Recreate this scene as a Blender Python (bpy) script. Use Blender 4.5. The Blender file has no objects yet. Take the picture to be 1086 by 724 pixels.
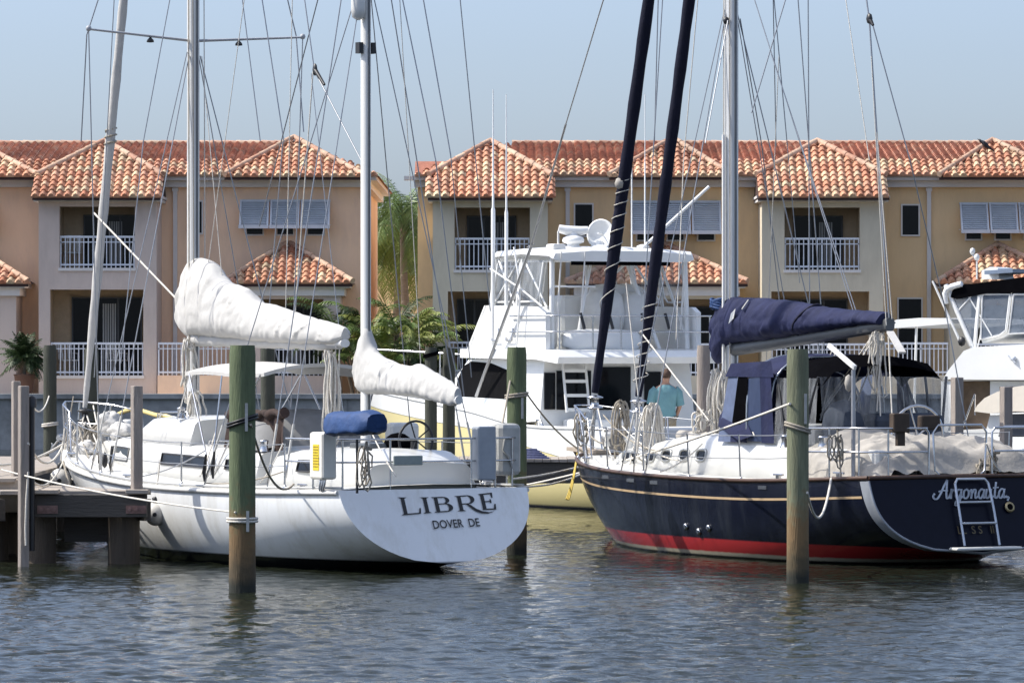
import bpy, bmesh, math, random
import numpy as np
from mathutils import Vector, Matrix, noise
random.seed(7)
F, CX, HY, HC = 5000.0, 543.0, 366.0, 3.0     # lens in pixels of a 1086 wide picture, horizon row, eye height
R = math.radians
sc = bpy.context.scene
col = sc.collection
V = Vector

def P(px, py, D):
    return V(((px-CX)*D/F, D, HC-(py-HY)*D/F))

# ------------------------------------------------------------------ materials
MATS = {}
def M(name, color, rough=.5, metal=0.0, var=.12, scale=6.0, bump=0.0, bscale=None, coat=0.0, alpha=1.0, stretch=(1,1,1), spec=.5, dirt=None, dirt_amt=.0, dscale=1.5):
    if name in MATS: return MATS[name]
    m = bpy.data.materials.new(name); m.use_nodes = True
    nt = m.node_tree; N = nt.nodes; L = nt.links
    b = N['Principled BSDF']
    b.inputs['Roughness'].default_value = rough
    b.inputs['Metallic'].default_value = metal
    b.inputs['Coat Weight'].default_value = coat
    b.inputs['Specular IOR Level'].default_value = spec
    b.inputs['Alpha'].default_value = alpha
    tc = N.new('ShaderNodeTexCoord'); mp = N.new('ShaderNodeMapping'); mp.inputs['Scale'].default_value = stretch
    L.new(tc.outputs['Object'], mp.inputs['Vector'])
    n1 = N.new('ShaderNodeTexNoise'); n1.inputs['Scale'].default_value = scale; n1.inputs['Detail'].default_value = 6
    n1.inputs['Roughness'].default_value = .65
    L.new(mp.outputs[0], n1.inputs['Vector'])
    mr = N.new('ShaderNodeMapRange'); mr.inputs[1].default_value = .3; mr.inputs[2].default_value = .7
    mr.inputs[3].default_value = 1-var; mr.inputs[4].default_value = 1+var*.7
    L.new(n1.outputs[0], mr.inputs[0])
    mx = N.new('ShaderNodeMix'); mx.data_type = 'RGBA'; mx.blend_type = 'MULTIPLY'; mx.inputs[0].default_value = 1
    mx.inputs[6].default_value = (*color, 1)
    L.new(mr.outputs[0], mx.inputs[7])
    out = mx.outputs[2]
    if dirt:
        n3 = N.new('ShaderNodeTexNoise'); n3.inputs['Scale'].default_value = dscale; n3.inputs['Detail'].default_value = 8
        n3.inputs['Roughness'].default_value = .7
        L.new(mp.outputs[0], n3.inputs['Vector'])
        r3 = N.new('ShaderNodeMapRange'); r3.inputs[1].default_value = .48; r3.inputs[2].default_value = .72
        r3.inputs[3].default_value = 0; r3.inputs[4].default_value = dirt_amt
        L.new(n3.outputs[0], r3.inputs[0])
        m3 = N.new('ShaderNodeMix'); m3.data_type = 'RGBA'; m3.inputs[7].default_value = (*dirt, 1)
        L.new(r3.outputs[0], m3.inputs[0]); L.new(out, m3.inputs[6]); out = m3.outputs[2]
    L.new(out, b.inputs['Base Color'])
    if bump:
        n2 = N.new('ShaderNodeTexNoise'); n2.inputs['Scale'].default_value = bscale or scale*3; n2.inputs['Detail'].default_value = 5
        L.new(mp.outputs[0], n2.inputs['Vector'])
        bp = N.new('ShaderNodeBump'); bp.inputs['Strength'].default_value = min(1, bump); bp.inputs['Distance'].default_value = .02*max(1, bump)
        L.new(n2.outputs[0], bp.inputs['Height']); L.new(bp.outputs[0], b.inputs['Normal'])
    MATS[name] = m
    return m

def zpaint(m, stops):
    """paint bands by height above the water (object z): stops = [(z, colour or None)]; colour applies below z"""
    nt = m.node_tree; N = nt.nodes; L = nt.links; b = N['Principled BSDF']
    src = b.inputs['Base Color'].links[0].from_socket
    tc = N.new('ShaderNodeTexCoord'); sp = N.new('ShaderNodeSeparateXYZ'); L.new(tc.outputs['Object'], sp.inputs[0])
    nz = N.new('ShaderNodeTexNoise'); nz.inputs['Scale'].default_value = 9; nz.inputs['Detail'].default_value = 4
    L.new(tc.outputs['Object'], nz.inputs['Vector'])
    for z, c, soft, wob in stops:
        ad = N.new('ShaderNodeMath'); ad.operation = 'MULTIPLY_ADD'; ad.inputs[1].default_value = wob
        L.new(nz.outputs[0], ad.inputs[0]); L.new(sp.outputs[2], ad.inputs[2])
        mr = N.new('ShaderNodeMapRange'); mr.inputs[1].default_value = z-soft+wob*.5; mr.inputs[2].default_value = z+soft+wob*.5
        mr.inputs[3].default_value = 1; mr.inputs[4].default_value = 0
        L.new(ad.outputs[0], mr.inputs[0])
        mx = N.new('ShaderNodeMix'); mx.data_type = 'RGBA'; mx.inputs[7].default_value = (*c, 1)
        L.new(mr.outputs[0], mx.inputs[0]); L.new(src, mx.inputs[6]); src = mx.outputs[2]
    L.new(src, b.inputs['Base Color'])
    return m

def tile_mat(name, cols, rough=.75):
    m = bpy.data.materials.new(name); m.use_nodes = True
    nt = m.node_tree; N = nt.nodes; L = nt.links; b = N['Principled BSDF']; b.inputs['Roughness'].default_value = rough
    uv = N.new('ShaderNodeUVMap'); uv.uv_map = 'UVMap'
    wn = N.new('ShaderNodeTexWhiteNoise'); wn.noise_dimensions = '2D'; L.new(uv.outputs[0], wn.inputs['Vector'])
    cr = N.new('ShaderNodeValToRGB'); cr.color_ramp.interpolation = 'LINEAR'
    el = cr.color_ramp.elements
    while len(el) < len(cols): el.new(.5)
    for i, c in enumerate(cols): el[i].position = c[0]; el[i].color = (*c[1], 1)
    L.new(wn.outputs[0], cr.inputs[0])
    tc = N.new('ShaderNodeTexCoord'); n1 = N.new('ShaderNodeTexNoise'); n1.inputs['Scale'].default_value = 7; n1.inputs['Detail'].default_value = 6
    L.new(tc.outputs['Object'], n1.inputs['Vector'])
    n4 = N.new('ShaderNodeTexNoise'); n4.inputs['Scale'].default_value = .55; n4.inputs['Detail'].default_value = 5; L.new(tc.outputs['Object'], n4.inputs['Vector'])
    mr = N.new('ShaderNodeMapRange'); mr.inputs[1].default_value = .36; mr.inputs[2].default_value = .6; mr.inputs[3].default_value = .62; mr.inputs[4].default_value = 1.12
    av = N.new('ShaderNodeMath'); av.operation = 'ADD'; L.new(n1.outputs[0], av.inputs[0]); L.new(n4.outputs[0], av.inputs[1]); hv = N.new('ShaderNodeMath'); hv.operation = 'MULTIPLY'; hv.inputs[1].default_value = .5; L.new(av.outputs[0], hv.inputs[0]); L.new(hv.outputs[0], mr.inputs[0])
    mx = N.new('ShaderNodeMix'); mx.data_type = 'RGBA'; mx.blend_type = 'MULTIPLY'; mx.inputs[0].default_value = 1
    L.new(cr.outputs[0], mx.inputs[6]); L.new(mr.outputs[0], mx.inputs[7]); L.new(mx.outputs[2], b.inputs['Base Color'])
    return m

# ------------------------------------------------------------------ mesh builder
ROOTM = {}
class MB:
    def __init__(s): s.v = []; s.f = []; s.sm = []; s.uv = []; s.has_uv = False
    def add(s, vs, fs, smooth=False, uv=None):
        o = len(s.v); s.v.extend([tuple(p) for p in vs])
        for f in fs:
            s.f.append([i+o for i in f]); s.sm.append(smooth); s.uv.append(uv)
        if uv: s.has_uv = True
        return s
    def box(s, lo, hi):
        x0,y0,z0 = lo; x1,y1,z1 = hi
        x0,x1 = sorted((x0,x1)); y0,y1 = sorted((y0,y1)); z0,z1 = sorted((z0,z1))
        vs = [(x0,y0,z0),(x1,y0,z0),(x1,y1,z0),(x0,y1,z0),(x0,y0,z1),(x1,y0,z1),(x1,y1,z1),(x0,y1,z1)]
        return s.add(vs, [(0,3,2,1),(4,5,6,7),(0,1,5,4),(1,2,6,5),(2,3,7,6),(3,0,4,7)])
    def rbox(s, lo, hi, r=.02):
        """box with bevelled edges"""
        x0,y0,z0 = [min(a,b) for a,b in zip(lo,hi)]; x1,y1,z1 = [max(a,b) for a,b in zip(lo,hi)]
        r = min(r, (x1-x0)*.45, (y1-y0)*.45, (z1-z0)*.45)
        rings = []
        for z, k in ((z0, r), (z0+r*.3, r*.3), (z0+r, 0), (z1-r, 0), (z1-r*.3, r*.3), (z1, r)):
            a0,a1,b0,b1 = x0+k,x1-k,y0+k,y1-k; q = r*.7
            rings.append([(a0+q,b0,z),(a1-q,b0,z),(a1,b0+q,z),(a1,b1-q,z),(a1-q,b1,z),(a0+q,b1,z),(a0,b1-q,z),(a0,b0+q,z)])
        return s.loft(rings, caps=True, smooth=False)
    def bar(s, a, b, w, h=None, up=(0,0,1)):
        a = V(a); b = V(b); h = h or w; d = (b-a).normalized(); u = V(up)
        if abs(d.dot(u)) > .95: u = V((0,1,0))
        sx = d.cross(u).normalized(); sz = sx.cross(d)
        vs = []
        for p in (a, b):
            for i, j in ((-1,-1),(1,-1),(1,1),(-1,1)): vs.append(p+sx*i*w/2+sz*j*h/2)
        return s.add(vs, [(0,3,2,1),(4,5,6,7),(0,1,5,4),(1,2,6,5),(2,3,7,6),(3,0,4,7)])
    def tube(s, pts, r, seg=6, caps=True, smooth=True, sq=1.0):
        pts = [V(p) for p in pts]; n = len(pts)
        rs = r if isinstance(r, (list, tuple)) else [r]*n
        t0 = (pts[1]-pts[0]).normalized(); u = V((0,0,1)) if abs(t0.z) < .9 else V((0,1,0))
        nx = t0.cross(u).normalized(); rings = []
        for i in range(n):
            t = (pts[min(i+1,n-1)]-pts[max(i-1,0)]).normalized()
            nx = (nx-t*nx.dot(t)).normalized(); ny = t.cross(nx)
            rings.append([pts[i]+(nx*math.cos(2*math.pi*k/seg)+ny*math.sin(2*math.pi*k/seg)*sq)*rs[i] for k in range(seg)])
        return s.loft(rings, caps=caps, smooth=smooth)
    def loft(s, rings, closed=True, caps=False, smooth=True, uv=None):
        m = len(rings[0]); n = len(rings); vs = [p for r_ in rings for p in r_]; fs = []
        for i in range(n-1):
            for k in range(m if closed else m-1):
                k2 = (k+1) % m
                fs.append((i*m+k, i*m+k2, (i+1)*m+k2, (i+1)*m+k))
        s.add(vs, fs, smooth, uv)
        if caps:
            s.add(rings[0], [tuple(range(m))[::-1]], False, uv); s.add(rings[-1], [tuple(range(m))], False, uv)
        return s
    def lathe(s, prof, c=(0,0,0), seg=14, axis=None, caps=True, smooth=True):
        c = V(c); q = V((0,0,1)).rotation_difference(V(axis).normalized()) if axis else None
        rings = []
        for r_, z in prof:
            rg = []
            for k in range(seg):
                p = V((r_*math.cos(2*math.pi*k/seg), r_*math.sin(2*math.pi*k/seg), z))
                if q: p = q @ p
                rg.append(c+p)
            rings.append(rg)
        return s.loft(rings, caps=caps, smooth=smooth)
    def ball(s, c, r, seg=12):
        if not isinstance(r, (tuple, list)): r = (r,r,r)
        rings = []
        for i in range(seg//2+1):
            a = -math.pi/2+math.pi*i/(seg//2); k = max(math.cos(a), .02)
            rings.append([(c[0]+r[0]*k*math.cos(2*math.pi*j/seg), c[1]+r[1]*k*math.sin(2*math.pi*j/seg), c[2]+r[2]*math.sin(a)) for j in range(seg)])
        return s.loft(rings, caps=True)
    def prism(s, A, B, smooth=False):
        """two matching outlines"""
        n = len(A)
        s.add(list(A)+list(B), [tuple(range(n))[::-1], tuple(range(n, 2*n))]+[(i,(i+1)%n,n+(i+1)%n,n+i) for i in range(n)], smooth)
        return s
    def poly(s, pts): return s.add(pts, [tuple(range(len(pts)))])
    def build(s, name, mat, parent=None, world=False, kind=None, label=None):
        me = bpy.data.meshes.new(name)
        vs = s.v
        if world and parent is not None:
            q = parent
            while q.parent: q = q.parent
            inv = ROOTM[q.name].inverted(); vs = [tuple(inv @ V(p)) for p in vs]
        me.from_pydata(vs, [], s.f)
        me.polygons.foreach_set('use_smooth', s.sm)
        if s.has_uv:
            ul = me.uv_layers.new(name='UVMap')
            for p in me.polygons:
                u = s.uv[p.index] or (0,0)
                for li in p.loop_indices: ul.data[li].uv = u
        if mat: me.materials.append(mat)
        bm = bmesh.new(); bm.from_mesh(me); bmesh.ops.recalc_face_normals(bm, faces=bm.faces); bm.to_mesh(me); bm.free()
        me.update()
        o = bpy.data.objects.new(name, me); col.objects.link(o)
        if parent is not None: o.parent = parent
        if kind: o['kind'] = kind
        if label: o['label'] = label
        ROOTM[o.name] = Matrix.Identity(4)
        return o

def tag(o, label, cat, group=None):
    o['label'] = label; o['category'] = cat
    if group: o['group'] = group
    return o
def thing(name, label, cat, loc=(0,0,0), rz=0.0, group=None):
    o = bpy.data.objects.new(name, None); col.objects.link(o); o.empty_display_size = .3
    o.location = loc; o.rotation_euler = (0,0,rz)
    ROOTM[o.name] = Matrix.Translation(V(loc)) @ Matrix.Rotation(rz, 4, 'Z')
    return tag(o, label, cat, group)
def move_to(o, loc):
    """put the origin of a world-built mesh at loc without moving it"""
    l = V(loc); o.data.transform(Matrix.Translation(-l)); o.location = l; ROOTM[o.name] = Matrix.Translation(l); return o

class Fr:
    """frame of a boat: origin on the water at the stern, +x to the bow, +y to port"""
    def __init__(s, X, Y, a):
        s.o = (X, Y); s.a = R(a); s.fw = (-math.sin(s.a), math.cos(s.a)); s.pt = (-math.cos(s.a), -math.sin(s.a)); s.rz = math.pi/2+s.a
    def w2l(s, p):
        dx, dy = p[0]-s.o[0], p[1]-s.o[1]
        return V((dx*s.fw[0]+dy*s.fw[1], dx*s.pt[0]+dy*s.pt[1], p[2]))
    def l2w(s, p): return V((s.o[0]+p[0]*s.fw[0]+p[1]*s.pt[0], s.o[1]+p[0]*s.fw[1]+p[1]*s.pt[1], p[2]))
    def ray(s, px, py):
        c = s.w2l((0,0,HC)); d = s.w2l(((px-CX)/F+s.o[0], 1+s.o[1], 0)); d.z = -(py-HY)/F
        return c, d
    def ly(s, px, py, ly=0.0):
        c, d = s.ray(px, py); return c+d*((ly-c.y)/d.y)
    def lx(s, px, py, lx=0.0):
        c, d = s.ray(px, py); return c+d*((lx-c.x)/d.x)
    def px(s, p):
        w = s.l2w(p); return (CX+w.x*F/w.y, HY-(w.z-HC)*F/w.y)

def sag(a, b, drop, n=10):
    a = V(a); b = V(b); return [a.lerp(b, i/n)-V((0,0,drop*4*(i/n)*(1-i/n))) for i in range(n+1)]
def lerp(a, b, t): return a+(b-a)*t
def interp(tab, x):
    if x <= tab[0][0]: return tab[0][1]
    for (x0,y0),(x1,y1) in zip(tab, tab[1:]):
        if x <= x1: return lerp(y0, y1, (x-x0)/(x1-x0))
    return tab[-1][1]
def sinterp(tab, x):
    """smooth interpolation"""
    xs = [t[0] for t in tab]; ys = [t[1] for t in tab]; n = len(xs)
    if x <= xs[0]: return ys[0]
    if x >= xs[-1]: return ys[-1]
    i = max(k for k in range(n-1) if xs[k] <= x)
    def sl(k):
        if k == 0: return (ys[1]-ys[0])/(xs[1]-xs[0])
        if k == n-1: return (ys[-1]-ys[-2])/(xs[-1]-xs[-2])
        return (ys[k+1]-ys[k-1])/(xs[k+1]-xs[k-1])
    h = xs[i+1]-xs[i]; t = (x-xs[i])/h
    return (2*t**3-3*t**2+1)*ys[i]+(t**3-2*t**2+t)*h*sl(i)+(-2*t**3+3*t**2)*ys[i+1]+(t**3-t**2)*h*sl(i+1)

# palette
gel   = M('white_gelcoat', (.66,.66,.64), .28, var=.05, scale=3, coat=.2, dirt=(.52,.48,.40), dirt_amt=.22)
gel2  = M('white_deck', (.66,.65,.61), .5, var=.08, scale=5, bump=.15, bscale=60, dirt=(.5,.46,.38), dirt_amt=.3)
alu   = M('mast_aluminium', (.66,.66,.65), .42, metal=.35, var=.08, scale=2, stretch=(4,4,.4))
whitemast = M('white_mast_paint', (.76,.75,.72), .4, var=.06, scale=2, stretch=(4,4,.4))
steel = M('stainless_steel', (.55,.55,.56), .25, metal=1, var=.1)
wire  = M('rigging_wire', (.30,.31,.33), .4, metal=.6, var=.1)
ropew = M('pale_rope', (.66,.62,.55), .85, var=.2, scale=40, bump=.6, bscale=120)
roped = M('weathered_rope', (.36,.32,.26), .9, var=.25, scale=30, bump=.6, bscale=120)
canvw = M('white_canvas', (.48,.47,.45), .85, var=.07, scale=4, bump=.5, bscale=9, dirt=(.55,.52,.47), dirt_amt=.2)
canvn = M('navy_canvas', (.017,.021,.060), .8, var=.25, scale=4, bump=.4, bscale=16, dirt=(.036,.041,.075), dirt_amt=.4, spec=.2)
canvd = M('dark_navy_sleeve', (.008,.009,.022), .8, var=.2, scale=6, bump=.4, bscale=20, spec=.2)
canvb = M('blue_canvas', (.010,.045,.15), .7, var=.2, scale=6, bump=.4, bscale=16)
canvt = M('grey_beige_canvas', (.36,.335,.30), .85, var=.15, scale=5, bump=.4, bscale=14, dirt=(.27,.25,.22), dirt_amt=.4)
canvbr = M('brown_canvas', (.035,.018,.014), .85, var=.25, scale=8, bump=.4)
black = M('black_fabric', (.004,.004,.005), 1, var=.2, spec=0)
blackp = M('black_plastic', (.018,.018,.02), .45, var=.1)
glass = M('dark_glass', (.006,.007,.009), .12, var=.1, spec=.22)
greyg = M('grey_canvas', (.22,.22,.22), .8, var=.15)
def vinyl_mat():
    m = bpy.data.materials.new('clear_vinyl'); m.use_nodes = True; nt = m.node_tree; N = nt.nodes; L = nt.links
    N.remove(N['Principled BSDF']); o = N['Material Output']
    t = N.new('ShaderNodeBsdfTransparent'); t.inputs[0].default_value = (.86,.87,.88,1)
    g = N.new('ShaderNodeBsdfGlossy'); g.inputs['Roughness'].default_value = .12; g.inputs[0].default_value = (.9,.9,.9,1)
    d = N.new('ShaderNodeBsdfDiffuse'); d.inputs[0].default_value = (.55,.56,.57,1)
    n = N.new('ShaderNodeTexNoise'); n.inputs['Scale'].default_value = 3.5; n.inputs['Detail'].default_value = 4
    tc = N.new('ShaderNodeTexCoord'); mpv = N.new('ShaderNodeMapping'); mpv.inputs['Scale'].default_value = (3,3,.6); L.new(tc.outputs['Object'], mpv.inputs[0]); L.new(mpv.outputs[0], n.inputs['Vector'])  # upright stretch of the milky noise paints highlight streaks into the vinyl
    bp = N.new('ShaderNodeBump'); bp.inputs['Strength'].default_value = .25; bp.inputs['Distance'].default_value = .04
    L.new(n.outputs[0], bp.inputs['Height']); L.new(bp.outputs[0], g.inputs['Normal'])
    mr = N.new('ShaderNodeMapRange'); mr.inputs[1].default_value = .35; mr.inputs[2].default_value = .75; mr.inputs[3].default_value = .05; mr.inputs[4].default_value = .34
    L.new(n.outputs[0], mr.inputs[0])
    m1 = N.new('ShaderNodeMixShader'); L.new(mr.outputs[0], m1.inputs[0]); L.new(t.outputs[0], m1.inputs[1]); L.new(d.outputs[0], m1.inputs[2])
    lw = N.new('ShaderNodeLayerWeight'); fr = N.new('ShaderNodeMath'); fr.operation = 'POWER'; fr.inputs[1].default_value = 4; L.new(lw.outputs['Facing'], fr.inputs[0])
    m2 = N.new('ShaderNodeMixShader'); L.new(fr.outputs[0], m2.inputs[0]); L.new(m1.outputs[0], m2.inputs[1]); L.new(g.outputs[0], m2.inputs[2])
    L.new(m2.outputs[0], o.inputs['Surface']); return m
vinyl = vinyl_mat()

# ------------------------------------------------------------------ world, sun, camera
SUN = V((-.66, .035, .75)).normalized()
w = bpy.data.worlds.new('World'); sc.world = w; w.use_nodes = True
nt = w.node_tree; bg = nt.nodes['Background']; sky = nt.nodes.new('ShaderNodeTexSky'); sky.sky_type = 'NISHITA'
sky.sun_disc = False; sky.sun_elevation = math.asin(SUN.z); sky.sun_rotation = math.atan2(SUN.x, SUN.y)
sky.air_density = 1.0; sky.dust_density = 1.6; sky.ozone_density = 3.0; sky.altitude = 0
tn = nt.nodes.new('ShaderNodeMix'); tn.data_type = 'RGBA'; tn.blend_type = 'MULTIPLY'; tn.inputs[0].default_value = 1; tn.inputs[7].default_value = (.975,1.085,1.335,1)
hs = nt.nodes.new('ShaderNodeHueSaturation'); hs.inputs['Saturation'].default_value = .60
nt.links.new(sky.outputs[0], hs.inputs['Color']); tcw = nt.nodes.new('ShaderNodeTexCoord'); sz = nt.nodes.new('ShaderNodeSeparateXYZ'); nt.links.new(tcw.outputs['Generated'], sz.inputs[0])
up = nt.nodes.new('ShaderNodeMapRange'); up.inputs[1].default_value = .30; up.inputs[2].default_value = .75; up.inputs[3].default_value = 0; up.inputs[4].default_value = 1; nt.links.new(sz.outputs[2], up.inputs[0])
t2 = nt.nodes.new('ShaderNodeMix'); t2.data_type = 'RGBA'; t2.inputs[6].default_value = (1,1,1,1); t2.inputs[7].default_value = (2.05,1.84,1.52,1); nt.links.new(up.outputs[0], t2.inputs[0])
t3 = nt.nodes.new('ShaderNodeMix'); t3.data_type = 'RGBA'; t3.blend_type = 'MULTIPLY'; t3.inputs[0].default_value = 1; nt.links.new(hs.outputs[0], t3.inputs[6]); nt.links.new(t2.outputs[2], t3.inputs[7])
nt.links.new(t3.outputs[2], tn.inputs[6]); nt.links.new(tn.outputs[2], bg.inputs[0]); bg.inputs[1].default_value = .088
sl = bpy.data.lights.new('sun', 'SUN'); sl.energy = 3.5; sl.angle = R(.5); sl.color = (1, .95, .86)
so = bpy.data.objects.new('sun', sl); col.objects.link(so); so.rotation_euler = (-SUN).to_track_quat('-Z', 'Y').to_euler(); so.location = (-40, 40, 60)
cd = bpy.data.cameras.new('camera'); cam = bpy.data.objects.new('camera', cd); col.objects.link(cam)
cam.location = (0,0,HC); cam.rotation_euler = (R(90),0,0); cd.sensor_width = 36; cd.lens = 36*F/1086
cd.shift_y = (HY-362)/1086; cd.clip_start = 1; cd.clip_end = 6000; sc.camera = cam
sc.view_settings.view_transform = 'Standard'; sc.view_settings.look = 'None'; sc.view_settings.exposure = .74; sc.view_settings.gamma = 1
sc.cycles.max_bounces = 8; sc.cycles.transparent_max_bounces = 16

# ------------------------------------------------------------------ water and ground
def make_water():
    rng = random.Random(3); waves = []
    for i in range(64):
        lam = .12*(.95/.12)**(rng.random()**.8); ang = rng.gauss(R(85), .85)
        k = 2*math.pi/lam; amp = .0125*lam**.85*(.6+.8*rng.random())*.33
        waves.append((k*math.cos(ang), k*math.sin(ang), amp, rng.random()*6.283))
    xs = np.concatenate([np.arange(-17,-10,.25), np.arange(-10,10,.055), np.arange(10,17.01,.25)])
    ys = np.concatenate([np.arange(30,41,.2), np.arange(41,76,.05), np.arange(76,100,.14), np.arange(100,135.9,.35), [136.0]])
    X, Y = np.meshgrid(xs, ys); Z = np.zeros_like(X)
    WX = X+.25*np.sin(.9*Y+.4*X); WY = Y+.25*np.sin(.8*X+.5*Y)
    for kx, ky, a, p in waves:
        env = .65+.5*np.sin(.13*X*(1+a*20)+.07*Y+p*3)*np.sin(.09*Y-.05*X+p)
        ph = kx*WX+ky*WY+p
        Z += a*env*(np.sin(ph)+.22*np.sin(2*ph+1.2))
    edge = np.minimum(1, np.minimum((X+17)/3, (17-X)/3)); edge = np.minimum(edge, np.minimum((Y-30)/6, 1)); Z *= np.clip(edge, 0, 1)*np.clip(1-(Y-50)/26, .5, 1)
    ny, nx = X.shape
    vs = np.stack([X.ravel(), Y.ravel(), Z.ravel()], 1)
    i = np.arange(ny*nx).reshape(ny, nx)
    fs = np.stack([i[:-1,:-1].ravel(), i[:-1,1:].ravel(), i[1:,1:].ravel(), i[1:,:-1].ravel()], 1)
    n0 = len(vs); B = 900
    extra = np.array([(-B,-300,0),(B,-300,0),(-B,30,0),(-17,30,0),(17,30,0),(B,30,0),(-B,136,0),(-17,136,0),(17,136,0),(B,136,0)])
    vs = np.vstack([vs, extra]); e = n0
    fs = np.vstack([fs, [(e,e+1,e+5,e+2),(e+2,e+3,e+7,e+6),(e+4,e+5,e+9,e+8)]])
    me = bpy.data.meshes.new('water'); me.vertices.add(len(vs)); me.vertices.foreach_set('co', vs.ravel())
    me.loops.add(len(fs)*4); me.loops.foreach_set('vertex_index', fs.ravel())
    me.polygons.add(len(fs)); me.polygons.foreach_set('loop_start', np.arange(len(fs))*4)
    me.polygons.foreach_set('use_smooth', np.ones(len(fs), bool)); me.update(calc_edges=True); me.validate()
    m = bpy.data.materials.new('harbour_water'); m.use_nodes = True; nt = m.node_tree; N = nt.nodes; L = nt.links; b = N['Principled BSDF']
    b.inputs['Base Color'].default_value = (.013,.016,.010,1); b.inputs['Roughness'].default_value = .035; b.inputs['IOR'].default_value = 1.333; b.inputs['Specular IOR Level'].default_value = .15
    tc = N.new('ShaderNodeTexCoord'); mp = N.new('ShaderNodeMapping'); mp.inputs['Scale'].default_value = (1,1.6,1)
    L.new(tc.outputs['Object'], mp.inputs['Vector'])
    n1 = N.new('ShaderNodeTexNoise'); n1.inputs['Scale'].default_value = 9; n1.inputs['Detail'].default_value = 4
    L.new(mp.outputs[0], n1.inputs['Vector'])
    bp = N.new('ShaderNodeBump'); bp.inputs['Strength'].default_value = .4; bp.inputs['Distance'].default_value = .02
    L.new(n1.outputs[0], bp.inputs['Height']); L.new(bp.outputs[0], b.inputs['Normal'])
    me.materials.append(m)
    o = bpy.data.objects.new('water', me); col.objects.link(o); o['kind'] = 'structure'
make_water()
grd = M('ground_paving', (.52,.46,.38), .9, var=.2, scale=2)
g = MB(); g.poly([(-900,136.5,1.5),(900,136.5,1.5),(2500,4500,1.5),(-2500,4500,1.5)])
g.build('ground', grd, kind='structure')
# seawall
seawm = M('seawall_concrete', (.34,.34,.33), .85, var=.25, scale=1.5, bump=.3, dirt=(.08,.085,.08), dirt_amt=.7, dscale=.8)
g = MB(); g.box((-60,135.9,-1.5),(60,136.5,1.46)); g.box((-60,135.75,1.46),(60,136.6,1.60))
for i in range(-24, 25): g.box((i*2.4-.04,135.86,-1.5),(i*2.4+.04,135.899,1.459))
tag(g.build('seawall', seawm), 'long grey concrete seawall below the terraces behind the boats', 'seawall')
# ------------------------------------------------------------------ townhouses
tileA = tile_mat('barrel_tile', [(0,(.30,.11,.06)),(.22,(.50,.20,.11)),(.45,(.58,.29,.17)),(.62,(.52,.25,.17)),(.78,(.66,.47,.30)),(.9,(.62,.50,.32)),(1,(.42,.34,.23))])
tileB = tile_mat('darker_barrel_tile', [(0,(.34,.14,.09)),(.4,(.48,.22,.14)),(.8,(.54,.28,.19)),(1,(.50,.38,.27))])
tileR = tile_mat('ridge_tile', [(0,(.40,.19,.12)),(.5,(.56,.36,.25)),(1,(.58,.43,.30))])
undert = M('roof_underlay', (.05,.025,.02), .9)
st_pk = M('pink_stucco', (.62,.51,.44), .9, var=.06, scale=1.2, bump=.2, bscale=30, dirt=(.42,.34,.29), dirt_amt=.55, dscale=1.1, stretch=(1,1,.3))
st_sal = M('salmon_stucco', (.92,.63,.42), .9, var=.07, scale=1.0, bump=.2, bscale=30, dirt=(.66,.45,.35), dirt_amt=.55, dscale=1.1, stretch=(1,1,.3))
st_cr = M('cream_stucco', (.62,.55,.42), .9, var=.06, scale=1.2, bump=.2, bscale=30, dirt=(.42,.36,.27), dirt_amt=.55, dscale=1.1, stretch=(1,1,.3))
st_or = M('ochre_stucco', (.82,.58,.32), .9, var=.07, scale=1.0, bump=.2, bscale=30, dirt=(.6,.42,.25), dirt_amt=.55, dscale=1.1, stretch=(1,1,.3))
trim = M('white_trim', (.70,.66,.62), .6, var=.06, scale=2)
railw = M('white_rail_paint', (.72,.74,.78), .5, var=.05)
shut = M('shutter_paint', (.60,.62,.65), .5, var=.08, scale=3)
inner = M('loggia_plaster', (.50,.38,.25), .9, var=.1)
curt = M('curtain', (.42,.42,.40), .9, var=.2, scale=3, stretch=(8,1,.4))

def bx(px, D): return (px-CX)*D/F
def bz(py, D): return HC-(py-HY)*D/F

def tiles(mb, O, u, v, poly, cw=.24, rh=.31):
    O = V(O); u = V(u).normalized(); v = V(v).normalized(); n = u.cross(v)
    if n.z < 0: n = -n
    us = [p[0] for p in poly]
    prof = [(-.12,0),(-.082,.0),(-.06,.055),(0,.082),(.06,.055),(.082,0),(.12,0)]
    for c in range(int(math.floor(min(us)/cw)), int(math.ceil(max(us)/cw))):
        uc = (c+.5)*cw; cr = []
        for (a0,b0),(a1,b1) in zip(poly, poly[1:]+poly[:1]):
            if (a0 <= uc) != (a1 <= uc): cr.append(b0+(b1-b0)*(uc-a0)/(a1-a0))
        cr.sort()
        for lo, hi in zip(cr[::2], cr[1::2]):
            r0 = int(math.floor(lo/rh)); r1 = int(math.ceil(hi/rh))
            for r_ in range(r0, r1):
                v0 = max(r_*rh, lo); v1 = min((r_+1)*rh, hi)
                if v1-v0 < .03: continue
                jit = random.uniform(-.006,.006)
                a = [O+u*(uc+du+jit)+v*(v0-.03)+n*(h*1.08+.042) for du,h in prof]
                b = [O+u*(uc+du*.88+jit)+v*v1+n*(h*.85+.004) for du,h in prof]
                uv = (c+.5+O.x*3.1, r_+.5+O.y*1.7)
                mb.loft([a,b], closed=False, smooth=True, uv=uv)
                low = [O+u*(uc+du+jit)+v*(v0-.03)+n*(-.015) for du in (.12,-.12)]
                mb.add(a+low, [tuple(range(len(a)+2))], False, uv)
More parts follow.
